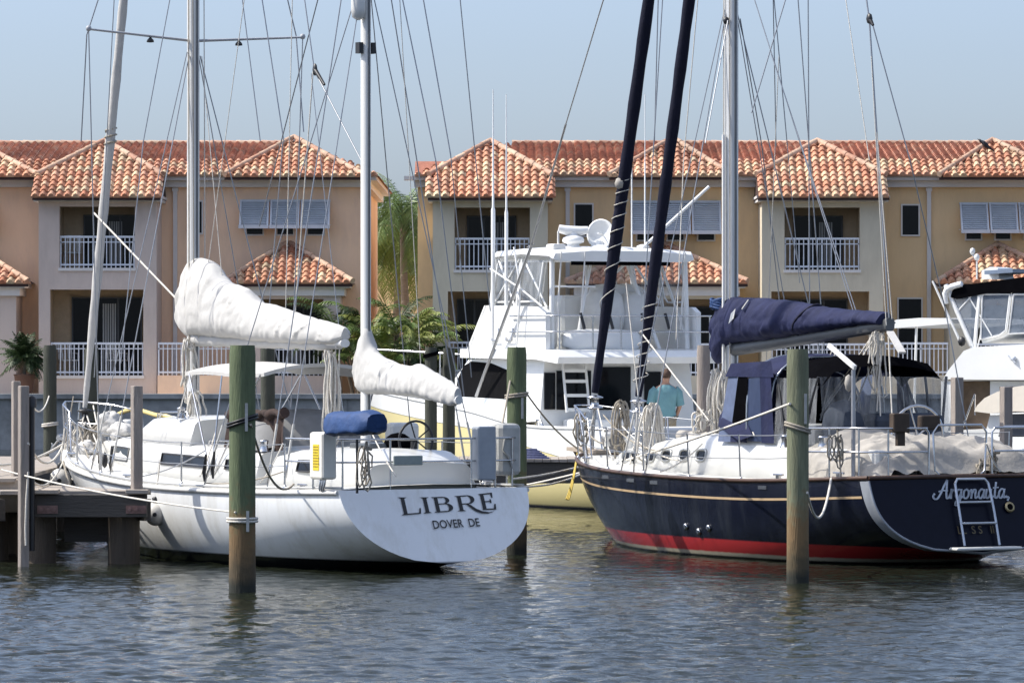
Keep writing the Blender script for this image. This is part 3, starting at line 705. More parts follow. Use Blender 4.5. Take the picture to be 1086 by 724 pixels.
m = MB(); m.rbox((xe0-.12,64.46,bz(546,64.6)),(xe0,64.74,bz(522,64.6)),.01); m.rbox((xe0-.16,64.40,bz(523,64.6)),(xe0+.35,64.7,bz(518.5,64.6)),.01); m.build('end_cap', M('pale_dock_wood', (.44,.37,.30), .85, var=.25, scale=4, bump=.5), fd, True)
m = MB(); m.rbox((xe1-.28,64.40,bz(523,64.6)),(xe1+.03,64.7,bz(518.5,64.6)),.01); m.build('end_cap', dkw, fd, True)
for px in (50,144):
    m = MB(); X = bx(px,64.45)
    for dx in (-.09,0,.09): m.lathe([(.026,0),(.026,.02)], (X+dx,64.500,.755), 8, axis=(0,-1,0))
    m.box((X-.14,64.50,.70),(X+.14,64.519,.81)); m.build('bracket', M('rusty_bracket', (.22,.13,.11), .8, var=.3, scale=14), fd, True)
m = MB(); m.box((xe0+.35,65.3,.28),(xe1-.5,65.45,.62)); m.build('cross_beam', dkd, fd, True)
for s_, n_ in ((0,1),(0,-1)):
    p0, p1 = fdp(0,n_*1.0,.62), fdp(19,n_*1.0,.62); m = MB(); m.bar(p0+V((0,0,.12)),p1+V((0,0,.12)),.09,.3); m.build('stringer', dkd, fd, True)
for px, w2 in ((44,30),(131,34)):
    m = MB(); X = bx(px,64.9); m.tube([(X,64.95,-1.5),(X,64.95,.8)], w2/2/77, 14); m.build('pile', pileb, fd, True)
for s_ in (4,8,12,16):
    for n_ in (-.8,.8): m = MB(); q = fdp(s_,n_,0); m.tube([q+V((0,0,-1.5)), q+V((0,0,.75))], .17, 10); m.build('pile', pileb, fd, True)
# neighbouring finger whose end board shows at the left edge
fd2 = thing('dock', 'pale end of a second dock at the left edge', 'dock', (-8.6,66,0))
m = MB(); m.rbox((-10.8,65.5,bz(543,65.5)),(bx(20,65.5),65.64,bz(508,65.5)),.01); m.build('end_beam', M('pale_dock_wood',(.4,.34,.28)), fd2, True)
m = MB()
for i in range(90): m.box((-10.8,65.42+i*.145,bz(507,65.5)-.05),(bx(16,65.5),65.42+i*.145+.135,bz(507,65.5)))
m.build('deck_boards', dkw, fd2, True)
for yy in (66,71,76):
    for X in (-7.2,-9.6): m = MB(); m.tube([(X,yy,-1.5),(X,yy,1.0)], .15, 10); m.build('pile', pileb, fd2, True)
post('tall square grey post at the left edge, behind its twin', 17, 404, 0, 66.6, .11, zb=1.1)
post('tall square grey post rising from the water at the corner of the finger dock', 25, 409, 0, 64.2, .125, zb=-1.2)
post('square grey post standing on the end of the finger dock', 145, 409, 0, 64.62, .135, zb=bz(521,64.6))
m = MB(); X = bx(33.5,64.3); m.tube([(X,64.3,.2),(X,64.3,bz(426,64.3))], .045, 8); m.lathe([(.07,0),(.07,.12),(.03,.16)], (X,64.3,bz(432,64.3)), 10)
o = m.build('mooring_pipe', blackp); move_to(o, (X,64.3,.2)); tag(o, 'black pipe standing beside the grey post at the dock corner', 'pipe')

# fenders
def fender(label, px, py, D, r):
    root = thing('fender', label, 'fender', P(px,py,D), 0, 'round white fenders')
    m = MB(); m.ball((0,0,0), (r,r,r*1.05), 18); m.build('ball', M('fender_vinyl', (.62,.60,.56), .55, var=.15, scale=6, dirt=(.3,.28,.25), dirt_amt=.5), root)
    m = MB(); m.lathe([(.035,0),(.05,.02),(.05,.07),(.03,.09)], (0,0,r*1.0), 10); m.lathe([(.03,0),(.03,.02)], (0,-r*.99,0), 10, axis=(0,-1,0)); m.build('eye', blackp, root)
    m = MB(); m.tube([(0,0,r+.05),(.06,.05,r+.6)], .012, 5); m.build('lanyard', ropew, root)
fender('round white fender hanging at the bow of the white sailing boat', 64, 509, 70.0, .17)
fender('round white fender between the dock end and the white hull', 165, 545, 65.6, .155)
# ------------------------------------------------------------------ boat helpers
class Hull:
    """hull lofted from a sheer line, a keel line, a deck half-breadth and raked ends"""
    def __init__(s, L, beam, sheer, keel, stern, bow, p=2.3, q=2.0, flare=0.0):
        s.L=L; s.beam=beam; s.sheer=sheer; s.keel=keel; s.stern=stern; s.bow=bow; s.p=p; s.q=q; s.flare=flare
    def pt(s, t, v, sd=1):
        x = lerp(s.stern(v), s.bow(v), t); B = sinterp(s.beam, t); zs = sinterp(s.sheer, t); zk = sinterp(s.keel, t)
        k = max(0, (t-.55)/.45)
        p = lerp(s.p, 1.25, k); q = lerp(s.q, 1.12, k)
        f = max(0, 1-(1-v)**p)**(1/q)
        return V((x, sd*B*f, zk+(zs-zk)*v))
    def deck(s, t, sd=1): return s.pt(t, 1, sd)
    def t_at(s, x): return (x-s.stern(1))/(s.bow(1)-s.stern(1))
    def zdeck(s, x): return sinterp(s.sheer, s.t_at(x))
    def half(s, x): return sinterp(s.beam, s.t_at(x))
    def mesh(s, nt=44, nv=16):
        m = MB()
        for sd in (1,-1):
            rings = [[s.pt(i/nt, k/nv, sd) for k in range(nv+1)] for i in range(nt+1)]
            m.loft(rings, closed=False)
        return m
    def transom(s, nv=16, bulge=0.0):
        m = MB(); rows = []
        for k in range(nv+1):
            a = s.pt(0, k/nv, 1)
            rows.append([V((a.x-bulge*(1-j*j)*k/nv, a.y*j, a.z)) for j in [1-2*i/10 for i in range(11)]])
        return m.loft(rows, closed=False)
    def deck_mesh(s, nt=44, camber=.06, drop=.0):
        m = MB(); rows = []
        for i in range(nt+1):
            a = s.deck(i/nt); rows.append([V((a.x, a.y*j*.992, a.z-drop+camber*(1-j*j)*min(1,a.y))) for j in (1,.7,.35,0,-.35,-.7,-1)])
        return m.loft(rows, closed=False)
    def rail(s, sd, t0, t1, r, dz=0, n=40, inset=0, sq=1.0):
        m = MB(); pts = []
        for i in range(n+1):
            a = s.deck(lerp(t0,t1,i/n), sd); pts.append(V((a.x, a.y-sd*inset, a.z+dz)))
        return m.tube(pts, r, 6, sq=sq)
def trunk(secs, drop=.02):
    """cabin loft: (x, half width at base, z base, half width at top, z top)"""
    m = MB(); rings = []
    for x, wb, zb, wt, zt in secs:
        h = zt-zb
        rings.append([V((x,wb,zb-drop)), V((x,lerp(wb,wt,.82),zb+h*.82)), V((x,wt*.97,zb+h*.95)), V((x,wt*.86,zt)), V((x,0,zt+.04)), V((x,-wt*.86,zt)), V((x,-wt*.97,zb+h*.95)), V((x,-lerp(wb,wt,.82),zb+h*.82)), V((x,-wb,zb-drop))])
    return m.loft(rings, caps=True)
def line(root, a, b, r=.0075, name='stay', mat=None, ext=0.0, sg=0.0):
    a = V(a); b = V(b); b = b+(b-a)*ext
    m = MB(); m.tube(sag(a,b,sg,8) if sg else [a,b], r, 5); return m.build(name, mat or wire, root)
def cover(fr, stations, hw, seed=0, n=44, seg=56, fold=.05, ly=0.0, scale=1.6):
    """sail stowed on a boom under a cover; stations = (px, py top, py bottom)"""
    pts = []
    for px, yt, yb in stations:
        a = fr.ly(px, yt, ly); b = fr.ly(px, yb, ly); pts.append((a.x, a.z, b.z))
    xs = [p[0] for p in pts]; tT = [(-p[0], p[1]) for p in pts]; tB = [(-p[0], p[2]) for p in pts]
    x0, x1 = pts[0][0], pts[-1][0]; m = MB(); rings = []
    for i in range(n+1):
        u = i/n; x = lerp(x0, x1, u); zt = sinterp(tT, -x); zb = sinterp(tB, -x); w_ = interp(hw, u); rg = []
        for k in range(seg):
            a = 2*math.pi*k/seg; c, s_ = math.cos(a), math.sin(a)
            # pear shaped section, narrower on top
            zz = (zt+zb)/2+(zt-zb)/2*s_; wd = w_*(abs(c)**.8)*(1-.30*s_)
            y = ly+(1 if c >= 0 else -1)*wd
            sg_ = math.copysign(1,c)
            p1 = V((x*scale*1.1+zz*1.5+seed, zz*2.0-x*.9, sg_*2+seed)); p2 = V((x*scale*2.2+zz*2.8+seed, zz*1.1-x*.5+seed, sg_*3))
            cr1 = 1-abs(noise.noise(p1))*2.2; cr2 = 1-abs(noise.noise(p2))*2.4
            d = fold*(.75*max(-.6,cr1)+.30*max(-.4,cr2)-.5)+noise.noise(V((x*9,zz*9,seed+sg_)))*.006
            u1 = x*1.7*scale/1.6+zz*.45*sg_+.9*noise.noise(V((x*.9,zz*1.2,seed+sg_))); u2 = x*3.1*scale/1.6-zz*1.3+1.1*noise.noise(V((x*1.3+5,zz,seed-sg_)))
            d -= fold*(1.05*(1-abs(math.sin(math.pi*u1)))**5+.5*(1-abs(math.sin(math.pi*u2)))**4*max(0,noise.noise(V((x*1.7,zz*2,seed+9)))+.35)*1.4)
            rg.append(V((x+.0*d, y+math.copysign(d,c)*min(1,abs(c)*2), zz+d*.35*s_)))
        rings.append(rg)
    return m.loft(rings, caps=True)
def wheel_mesh(m, c, r, axis_x=True, tr=.016, spokes=5):
    pts = [V((c[0], c[1]+r*math.cos(a), c[2]+r*math.sin(a))) for a in [2*math.pi*k/24 for k in range(25)]]
    m.tube(pts, tr, 6, caps=False)
    for k in range(spokes):
        a = 2*math.pi*k/spokes; m.tube([V(c), V((c[0], c[1]+r*math.cos(a), c[2]+r*math.sin(a)))], tr*.6, 5)
def coil(mb, top, h, w_, n=7, r=.014, seed=0, dirn=(0,1,0)):
    """a hung coil of rope"""
    rg = random.Random(seed); d = V(dirn)
    for i in range(max(5,int(n*.65))):
        ww = w_*rg.uniform(.25,1.25); hh = h*rg.uniform(.55,1.08); o = V((rg.uniform(-.05,.05), rg.uniform(-.05,.05), rg.uniform(-.06,.02)))+d*rg.uniform(-.35,.35)*w_; pts = []
        for k in range(15):
            a = 2*math.pi*k/14; pts.append(V(top)+o+d*(ww*.5*math.sin(a)*(.55+.45*(1-math.cos(a))/2)+.5*w_*(1-math.cos(a))*.35*noise.noise(V((i*3.1+seed,a*.7,1))))+V((rg.uniform(-.025,.025),rg.uniform(-.02,.02),-hh*.5*(1-math.cos(a)))))
        mb.tube(pts, r, 5, caps=False)
    mb.tube([V(top)+V((0,-.06,-.14*h))-d*.06, V(top)+V((0,0,-.16*h))+d*.07], r*2.2, 6)

# ------------------------------------------------------------------ white ketch
LF = Fr(-1.04, 62.5, 31)
lib = thing('sailboat', 'white two masted sailing boat with white sail covers and a lettered transom', 'sailboat', (-1.04,62.5,0), LF.rz)
hb_ = [(0,1.44),(.12,1.60),(.3,1.74),(.48,1.76),(.65,1.56),(.8,1.12),(.92,.52),(1,.03)]
LH = Hull(11.08, hb_, [(0,1.10),(.25,1.05),(.5,1.08),(.75,1.24),(1,1.5)], [(0,.12),(.1,.0),(.25,-.30),(.5,-.55),(.8,-.45),(1,-.25)],
          lambda v: -.46*(1-v)**1.0, lambda v: 11.08-1.55*(1-v)**1.15)
hullw = M('white_hull_paint', (.80,.81,.81), .22, var=.03, scale=1.2, coat=.3, dirt=(.42,.38,.28), dirt_amt=.35, dscale=1.4, stretch=(2.2,2.2,.35))
zpaint(hullw, [(.15,(.010,.011,.014),.012,.0)])
LH.mesh().build('hull', hullw, lib); LH.transom(bulge=.03).build('transom', hullw, lib)
LH.deck_mesh().build('deck', gel2, lib)
for sd in (1,-1):
    LH.rail(sd, 0, .995, .035, -.035, inset=-.012).build('rub_rail', M('rub_rail', (.62,.61,.58), .5, var=.15), lib)
    LH.rail(sd, .0, .985, .018, .03, inset=.05).build('toe_rail', M('toe_rail', (.45,.45,.44), .45, metal=.4), lib)
LH_tr = lambda y, z: V((-.46*(1-(z-.12)/(1.10-.12))-.03*max(0,1-(y/1.5)**2)-.007, y, z))
# lettering on the transom
ink = M('black_letter', (.012,.012,.012), .4)
def glyph_mesh(polys, fmap): 
    m = MB()
    for pl in polys: m.poly([fmap(*p) for p in pl])
    return m
def rect(x0,y0,x1,y1,n=1): return [[(x0,y0),(x1,y0),(x1,y1),(x0,y1)]]
def arc(cx,cy,rx,ry,a0,a1,w0,w1,n=12):
    out = []
    for i in range(n):
        q = []
        for (j,s_) in ((i,1),(i+1,1),(i+1,0),(i,0)):
            t = j/n; a = R(lerp(a0,a1,t)); w_ = w0+(w1-w0)*math.sin(math.pi*t)
            q.append((cx+(rx-w_*(1-s_))*math.cos(a), cy+(ry-w_*.6*(1-s_))*math.sin(a)))
        out.append(q)
    return out
def serif(x, y, w_, up): 
    h = .07
    return [[(x-w_,y),(x+w_,y),(x+w_*.45,y+h*up),(x-w_*.45,y+h*up)]] if up > 0 else [[(x-w_*.45,y-h),(x+w_*.45,y-h),(x+w_,y),(x-w_,y)]]
T = .15
def stem(x): return rect(x-T/2,.06,x+T/2,.94)+serif(x,0,.19,1)+serif(x,1,.19,-1)
gl = []
gl += stem(.20)+rect(.12,0,.78,.07)+[[(.66,0),(.82,0),(.86,.34),(.80,.34),(.76,.10)]]                                   # L
gl += stem(1.10)                                                                                                          # I
gl += stem(1.55)+rect(1.5,.93,1.85,1.0)+rect(1.5,.51,1.9,.57)+rect(1.5,0,1.9,.07)+arc(1.83,.765,.27,.235,-90,90,.07,.16)+arc(1.88,.285,.31,.285,-90,90,.07,.17)   # B
gl += stem(2.52)+rect(2.5,.93,2.85,1.0)+rect(2.5,.43,2.85,.49)+arc(2.83,.715,.32,.285,-90,90,.07,.17)                    # R
leg = [(2.78,.46),(2.95,.26),(3.12,.04),(3.35,-.10),(3.62,-.14),(3.86,-.06)]; lw_ = [.06,.16,.17,.13,.08,.03]
for i in range(5):
    (xa,ya),(xb,yb) = leg[i],leg[i+1]; gl.append([(xa-.02,ya-lw_[i]/2),(xb-.02,yb-lw_[i+1]/2),(xb+.02,yb+lw_[i+1]/2),(xa+.02,ya+lw_[i]/2)])
gl += rect(3.42,.08,3.57,.93)+serif(3.5,1,.16,-1)+rect(3.40,.93,3.93,1.0)+rect(3.5,.49,3.80,.55)+rect(3.40,.04,3.95,.11)+[[(3.85,1.0),(3.95,1.0),(3.93,.72),(3.88,.72)]]+[[(3.78,.42),(3.84,.42),(3.84,.64),(3.78,.64)]]+[[(3.86,.04),(3.97,.04),(4.0,.36),(3.94,.36)]]   # E
def lmap(x, y):
    u = x/4.0; sc_ = .235*(1-.16*math.sin(math.pi*min(1,max(0,u))))
    return LH_tr(lerp(.60,-.885,u), .765+.04*u+y*sc_+.015*math.sin(math.pi*u))
o = glyph_mesh(gl, lmap).build('lettering', ink, lib)
def text_mesh(body, fmap, width, name, mat, parent, bold=.0, shear=0):
    cu = bpy.data.curves.new(name, 'FONT'); cu.body = body; cu.size = 1; cu.offset = bold; cu.shear = shear; cu.resolution_u = 4
    ob = bpy.data.objects.new('tmp', cu); col.objects.link(ob); dg = bpy.context.evaluated_depsgraph_get()
    me = bpy.data.meshes.new_from_object(ob.evaluated_get(dg)); bpy.data.objects.remove(ob); bpy.data.curves.remove(cu)
    xs = [v.co.x for v in me.vertices]; x0, x1 = min(xs), max(xs); k = width/(x1-x0)
    m = MB(); m.add([fmap((v.co.x-x0)/(x1-x0), v.co.y*k) for v in me.vertices], [tuple(p.vertices) for p in me.polygons])
    bpy.data.meshes.remove(me); return m.build(name, mat, parent)
text_mesh('DOVER  DE', lambda u, y: LH_tr(lerp(.155,-.565,u), .585+.02*u+y*1.05), .72, 'lettering', ink, lib, .012)

zd = LH.zdeck
# cabin: long coach roof, raised middle, aft cabin
trunk([(9.6,.25,zd(9.6)+.02,.2,zd(9.6)+.06),(9.2,.42,zd(9.2)+.02,.36,1.58),(8.0,.72,zd(8)+.02,.62,1.66),(6.8,.95,1.14,.85,1.62),(4.4,1.12,1.10,1.0,1.57),(2.95,1.12,1.09,1.02,1.54)]).build('coach_roof', gel, lib)
trunk([(7.75,.55,1.60,.45,1.66),(7.35,.72,1.60,.60,1.84),(6.9,.82,1.60,.70,1.95),(5.5,.90,1.57,.78,1.96),(5.35,.9,1.57,.78,1.94)]).build('deckhouse', gel, lib)
trunk([(2.75,1.02,1.08,.9,1.50),(2.2,1.04,1.08,.9,1.58),(.9,.95,1.08,.82,1.58),(.35,.88,1.08,.74,1.42)]).build('aft_cabin', gel, lib)
def side_window(root, x0, x1, secfn, f0, f1, name='window', mt=None, sd=1):
    m = MB(); n = 6; A = []; B = []
    for i in range(n+1):
        x = lerp(x0,x1,i/n); wb,zb,wt,zt = secfn(x)
        for lst, f in ((A,f0),(B,f1)): lst.append(V((x, sd*(lerp(wb,wt,f*.82/.82)+.012), zb+(zt-zb)*f)))
    m.loft([A,B], closed=False, smooth=False); A2 = [p+V((0,-sd*.02,0)) for p in A]; B2 = [p+V((0,-sd*.02,0)) for p in B]; m.loft([A,A2], closed=False, smooth=False); m.loft([B,B2], closed=False, smooth=False)
    fr_ = MB(); loop = A+B[::-1]+[A[0]]; fr_.tube([p+V((0,sd*.004,0)) for p in loop], .014, 5, caps=False)
    o = m.build(name, mt or glass, root); fr_.build('window_frame', blackp, o); return o
def cr_sec(x): return (interp([(2.95,1.12),(4.4,1.12),(6.8,.95),(8,.72),(9.2,.42)],x), 1.09, interp([(2.95,1.02),(4.4,1.0),(6.8,.85),(8,.62),(9.2,.36)],x), interp([(2.95,1.54),(4.4,1.57),(6.8,1.62),(8,1.66)],x))
side_window(lib, 4.55, 6.1, cr_sec, .42, .72); side_window(lib, 7.55, 8.55, cr_sec, .40, .74); side_window(lib, 3.3, 3.9, cr_sec, .42, .7)
def ac_sec(x): return (1.03, 1.08, .9, 1.57)
side_window(lib, 1.2, 2.0, ac_sec, .45, .75)
# hatches and handrails
m = MB(); m.rbox((8.2,-.25,1.68),(8.75,.25,1.76),.02); m.build('hatch', M('hatch_acrylic', (.10,.11,.12), .2), lib); m = MB(); m.rbox((1.3,-.25,1.60),(1.85,.25,1.68),.02); m.build('hatch', M('hatch_acrylic', (.10,.11,.12), .2), lib)
for sd in (1,-1):
    m = MB(); pts = [V((x, sd*.62, 1.72)) for x in (4.0,4.05,5.0,5.25)]
    m.tube([V((3.1,sd*.8,1.56)),V((3.15,sd*.8,1.65)),V((4.9,sd*.8,1.67)),V((4.95,sd*.8,1.58))], .014, 6); m.tube([V((5.7,sd*.72,1.97)),V((5.75,sd*.72,2.05)),V((6.7,sd*.66,2.04)),V((6.75,sd*.66,1.95))], .014, 6); m.build('handrail', steel, lib)
# winches
for x, y, z in ((2.9,1.0,1.56),(3.6,1.0,1.58),(5.9,.74,1.97),(2.9,-1.0,1.56)):
    m = MB(); m.lathe([(.075,0),(.06,.03),(.05,.08),(.06,.13),(.062,.15),(.03,.16)], (x,y,z-.01), 12); m.build('winch', steel, lib)
# cockpit sprayhood and rolled canvas
m = MB(); rings = []
for x, hgt, ww in ((3.85,.50,.95),(3.6,.56,1.0),(3.2,.46,1.0),(2.98,.06,1.0)):
    rings.append([V((x, ww*math.cos(a), 1.56+hgt*max(0,math.sin(a))**.7)) for a in [math.pi*k/14 for k in range(15)]])
m.loft(rings, closed=False); m.build('sprayhood', greyg, lib)
m = MB(); a_, b_ = LF.ly(242,440,.75), LF.ly(302,438,.75)
m.tube([lerp(a_,b_,i/16)+V((0,0,.02*math.sin(i*2))) for i in range(17)], [.06+.02*math.sin(i*1.7) for i in range(17)], 10)
rows = []
for k in range(9):
    rows.append([lerp(a_,b_,i/40)+V((.05*k/8*math.sin(i*1.3+k*.3), .05*k/8*math.cos(i*1.1), -.47*k/8-.05*k/8*abs(math.sin(i*.5)))) for i in range(41)])
m.loft(rows, closed=False)
m.build('folded_canvas', canvbr, lib)
# bimini
m = MB(); rows = []
for i in range(9):
    x = lerp(5.42,3.05,i/8); rows.append([V((x, .92*j, 2.62+.13*(1-j*j)+.02*math.sin(i*.8))) for j in [1-2*k/10 for k in range(11)]])
lo_ = [[p+V((0,0,-.05)) for p in r_] for r_ in rows]; m.loft(rows, closed=False); m.loft(lo_, closed=False)
m.loft([[r_[0] for r_ in rows],[r_[0] for r_ in lo_]], closed=False, smooth=False); m.loft([[r_[-1] for r_ in rows],[r_[-1] for r_ in lo_]], closed=False, smooth=False); m.loft([rows[0],lo_[0]], closed=False, smooth=False); m.loft([rows[-1],lo_[-1]], closed=False, smooth=False)
bim = m.build('bimini', canvw, lib)
for sd in (1,-1):
    m = MB(); m.tube([(5.3,sd*.92,2.6),(4.3,sd*1.1,1.2)], .014, 6); m.tube([(3.15,sd*.92,2.6),(4.2,sd*1.1,1.2)], .014, 6); m.tube([(4.3,sd*.92,2.58),(4.25,sd*1.1,1.3)], .012, 6); m.tube([(5.35,sd*.9,2.58),(5.9,sd*.8,1.95)], .012, 6); m.build('frame', steel, bim)
# masts, booms, covers
def mast(root, x, z0, z1, rx, ry, mt, lean=0.0):
    m = MB(); n = 12; rings = []
    for i in range(n+1):
        z = lerp(z0,z1,i/n); rings.append([V((x+lean*(z-z0)+rx*math.cos(a), ry*math.sin(a), z)) for a in [2*math.pi*k/16 for k in range(16)]])
    m.loft(rings, caps=True); o = m.build('mast', mt, root)
    g = MB(); g.bar((x-rx-.004+lean*0,0,z0+.4),(x-rx-.004+lean*(z1-z0),0,z1),.03,.016,up=(1,0,0)); g.build('sail_track', M('sail_track', (.16,.165,.17), .5, metal=.5), o)
    return o
mm = mast(lib, 6.97, 1.55, 16.8, .115, .085, alu)
for k, (y_, pw) in enumerate(((.11,.012),(.125,.01),(-.11,.012),(.10,.008))): line(mm, (6.9-.05*k, y_, 2.6), (6.95-.03*k, y_*.9, 16.5), .008, 'halyard', roped if k % 2 else ropew)
mz = mast(lib, 1.84, 1.5, 11.5, .085, .065, whitemast)
m = MB()
for sd in (1,-1):
    m.tube([(6.97,sd*.08,7.42),(6.85,sd*1.74,7.52)], [.035,.026], 8, sq=.6); m.ball((6.85,sd*1.74,7.53), .045, 8)
spr = m.build('spreader', M('spreader_paint', (.36,.37,.39), .5, var=.1), lib)
for sd in (1,-1): m = MB(); m.lathe([(.012,.06),(.05,.02),(.055,-.01),(.02,-.015)], (6.92,sd*.72,7.38), 10); m.build('deck_light', blackp, spr)
m = MB(); m.lathe([(.02,-.2),(.085,-.16),(.1,-.05),(.1,.25),(.08,.32),(.02,.34)], LF.ly(380,6,.15)+V((0,0,0)), 14); m.build('radar_reflector', gel, mz)
m = MB(); q = LF.ly(388,50,0); 
for sd in (1,-1): m.box((q.x-.05,sd*.07,q.z-.09),(q.x+.06,sd*.13,q.z+.06))
m.build('fitting', blackp, mz)
# main boom, cover
ba, bb = LF.ly(203,357,0), LF.ly(366,364,0)
m = MB(); m.tube([ba,bb], .075, 10, sq=.8); boom = m.build('boom', alu, lib)
cv = cover(LF, [(190,322,342),(194,294,350),(200,279,356),(209,274,357),(221,275,357),(228,280,358),(238,295,358),(248,301,359),(260,305,360),(270,315,361),(278,321,362),(290,323,363),(305,328,364),(325,335,365),(350,342,365),(362,345,364),(366,348,360)],
           [(0,.05),(.06,.15),(.15,.24),(.35,.25),(.6,.2),(.85,.15),(.97,.12),(1,.05)], 3, n=110)
cvo = cv.build('sail_cover', canvw, lib)
m = MB(); a_, b_ = LF.ly(206,359.5,0), LF.ly(361,366,0); m.tube([a_.lerp(b_,i/30)+V((0,.01*math.sin(i*1.3),.008*math.sin(i*2.1))) for i in range(31)], [(.105-.03*i/30+.006*math.sin(i*1.7))*(1 if i < 29 else .75) for i in range(31)], 14); m.build('boom_sleeve', canvw, lib)
# mizzen boom and cover
ba, bb = LF.ly(389,410,0), LF.ly(487,424,0)
m = MB(); m.tube([ba,bb], .06, 10); mb_ = m.build('mizzen_boom', alu, lib)
cover(LF, [(379,395,402),(381,372,412),(386,352,416),(390,346,417),(395,366,418),(403,376,418),(412,381,418),(424,386,419),(436,388,420),(446,386,421),(458,393,424),(470,400,428),(480,406,430),(486,412,427)],
      [(0,.05),(.05,.11),(.2,.15),(.5,.17),(.85,.12),(1,.05)], 11, n=90, fold=.035, scale=2.2).build('mizzen_cover', canvw, lib)
# furled headsail
fa, fb = LF.ly(90,432,0), LF.ly(131,0,0); m = MB(); fc = fa+(fb-fa)*2.15
rings = [fa.lerp(fc, i/40)+V((0,.0,0)) for i in range(41)]
m.tube(rings, [.035+.035*min(1,i/5)-.03*max(0,(i-14)/26)+.007*math.sin(i*2.2) for i in range(41)], 10); fs = m.build('furled_sail', canvw, lib)
m = MB(); m.lathe([(.05,0),(.12,.01),(.12,.03),(.05,.05),(.05,.14),(.12,.16),(.12,.18),(.04,.2)], fa+V((0,0,-.22)), 14); m.build('furler_drum', blackp, fs)
m = MB(); q = fa.lerp(fc,.31); m.tube([q+V((.09*math.cos(k*1.3),.09*math.sin(k*1.3),-.12+.02*k)) for k in range(14)], .016, 5); m.build('sail_tie', roped, fs)
line(fs, LF.ly(106,226,0)+V((0,.1,0)), LF.ly(192,322,.05), .016, 'sheet', ropew)
# standing rigging given by photo columns: (px0,py0,ly0, px1,py1,ly1, extension, radius, name)
for (x0,y0,l0,x1,y1,l1,ex,rr,nm) in [
    (86,150,1.75,92,37,1.74,0,.010,'shroud'),(92,37,1.74,104,0,1.6,1.0,.010,'shroud'),
    (322,140,-1.74,314,38,-1.74,0,.010,'shroud'),(314,38,-1.74,305,0,-1.6,1.0,.010,'shroud'),
    (100,400,.3,121,0,.25,1.2,.008,'stay'),(152,150,1.0,180,0,.6,1,.008,'stay'),(128,385,1.5,152,150,1.0,0,.008,'stay'),
    
    
    (276,150,-.6,257,0,-.5,1,.008,'stay'),(301,150,-.9,278,0,-.8,1,.009,'stay'),(282,370,-.3,300,150,-.5,0,.008,'stay'),
    (303,330,-.4,310,0,-.5,1,.007,'halyard'),(275,240,-.2,337,0,-.2,1,.009,'topping_lift'),
    (333,72,0,323,0,0,1.2,.009,'stay'),(383,170,0,335,78,0,0,.010,'stay'),(312,345,0,332,76,0,0,.009,'halyard'),
    
    
    (447,400,-1,424,0,-.4,1,.006,'halyard'),(462,170,-.6,427,0,-.4,1,.009,'stay'),(492,420,-1.1,462,170,-.6,0,.009,'stay'),
    (478,165,-.8,449,0,-.6,1,.009,'stay'),(500,400,-1.2,478,165,-.8,0,.007,'stay'),(520,330,-1.3,488,0,-.8,1,.008,'stay'),
    (360,352,0,330,78,0,0,.006,'topping_lift'),(210,360,.1,259,0,-.1,.6,.006,'halyard'),(236,300,0,214,60,-.1,0,.006,'halyard')]:
    mt = ropew if nm in ('halyard',) else wire
    line(lib, LF.ly(x0,y0,l0), LF.ly(x1,y1,l1), rr, nm, mt, ex)
m = MB(); q = LF.ly(334,74,0); m.ball(q, (.05,.03,.09), 8); m.tube([q, q+(LF.ly(344,90,0)-q)], [.035,.02], 6); m.build('block', blackp, lib)
# mainsheet tackle and shroud turnbuckles
for px_ in (352,356,360,347): line(lib, LF.ly(px_,370,0), LF.ly(px_-2,450,0), .010, 'mainsheet', ropew)
m = MB(); coil(m, LF.ly(351,372,.08), 1.2, .16, 12, .015, 5, (-.515,-.857,0)); m.build('rope_coil', ropew, lib)
m = MB(); coil(m, LF.ly(200,360,.2), .9, .25, 9, .015, 6, (-.515,-.857,0)); coil(m, LF.ly(205,415,.2), .7, .22, 7, .015, 8, (-.515,-.857,0)); m.build('rope_coil', ropew, mm)
def chain(root, H, x, sd, top, r=.009, boot=True):
    a_ = H.deck(H.t_at(x), sd); b = V((a_.x, a_.y-sd*.07, a_.z)); t_ = V(top); u = (t_-b).normalized()
    line(root, b, t_, r, 'shroud')
    m = MB(); m.tube([b, b+u*.16, b+u*.17, b+u*.34], [.012,.012,.022,.018], 6); m.build('turnbuckle', steel, root)
    if boot: m = MB(); m.tube([b+u*.34, b+u*.9], .016, 6); m.build('shroud_cover', M('shroud_cover', (.5,.49,.46), .7, var=.2), root)
for sd in (1,-1):
    chain(lib, LH, 6.9, sd, (6.85,sd*1.74,7.5)); chain(lib, LH, 6.45, sd, (6.93,sd*.09,7.2)); chain(lib, LH, 7.35, sd, (6.99,sd*.09,7.25), .008)
    chain(lib, LH, 1.75, sd, (1.84,sd*.07,9.5)); chain(lib, LH, 1.35, sd, (1.82,sd*.07,7.9), .008); chain(lib, LH, 3.4, sd, (1.86,sd*.07,7.95), .008)
# life lines
def stanchions(root, H, xs, sd, h, heights, brace=True, lean=.0, r=.013):
    prev = None
    for x in xs:
        t = H.t_at(x); a = H.deck(t, sd); b = V((a.x, a.y-sd*(.06-lean), a.z)); m = MB(); m.tube([b, b+V((0,sd*lean,h))], r, 6); m.lathe([(.03,0),(.03,.05),(.015,.07)], b, 8)
        m.build('stanchion', steel, root)
        cur = [b+V((0,sd*lean*k/h,k)) for k in heights]
        if prev:
            for p, q in zip(prev, cur): line(root, p, q, .0065, 'lifeline', wire, 0, .012)
        prev = cur
    return prev
for sd in (1,-1): stanchions(lib, LH, [1.3,2.6,4.0,5.4,6.8,8.2,9.6], sd, .62, (.61,.32))
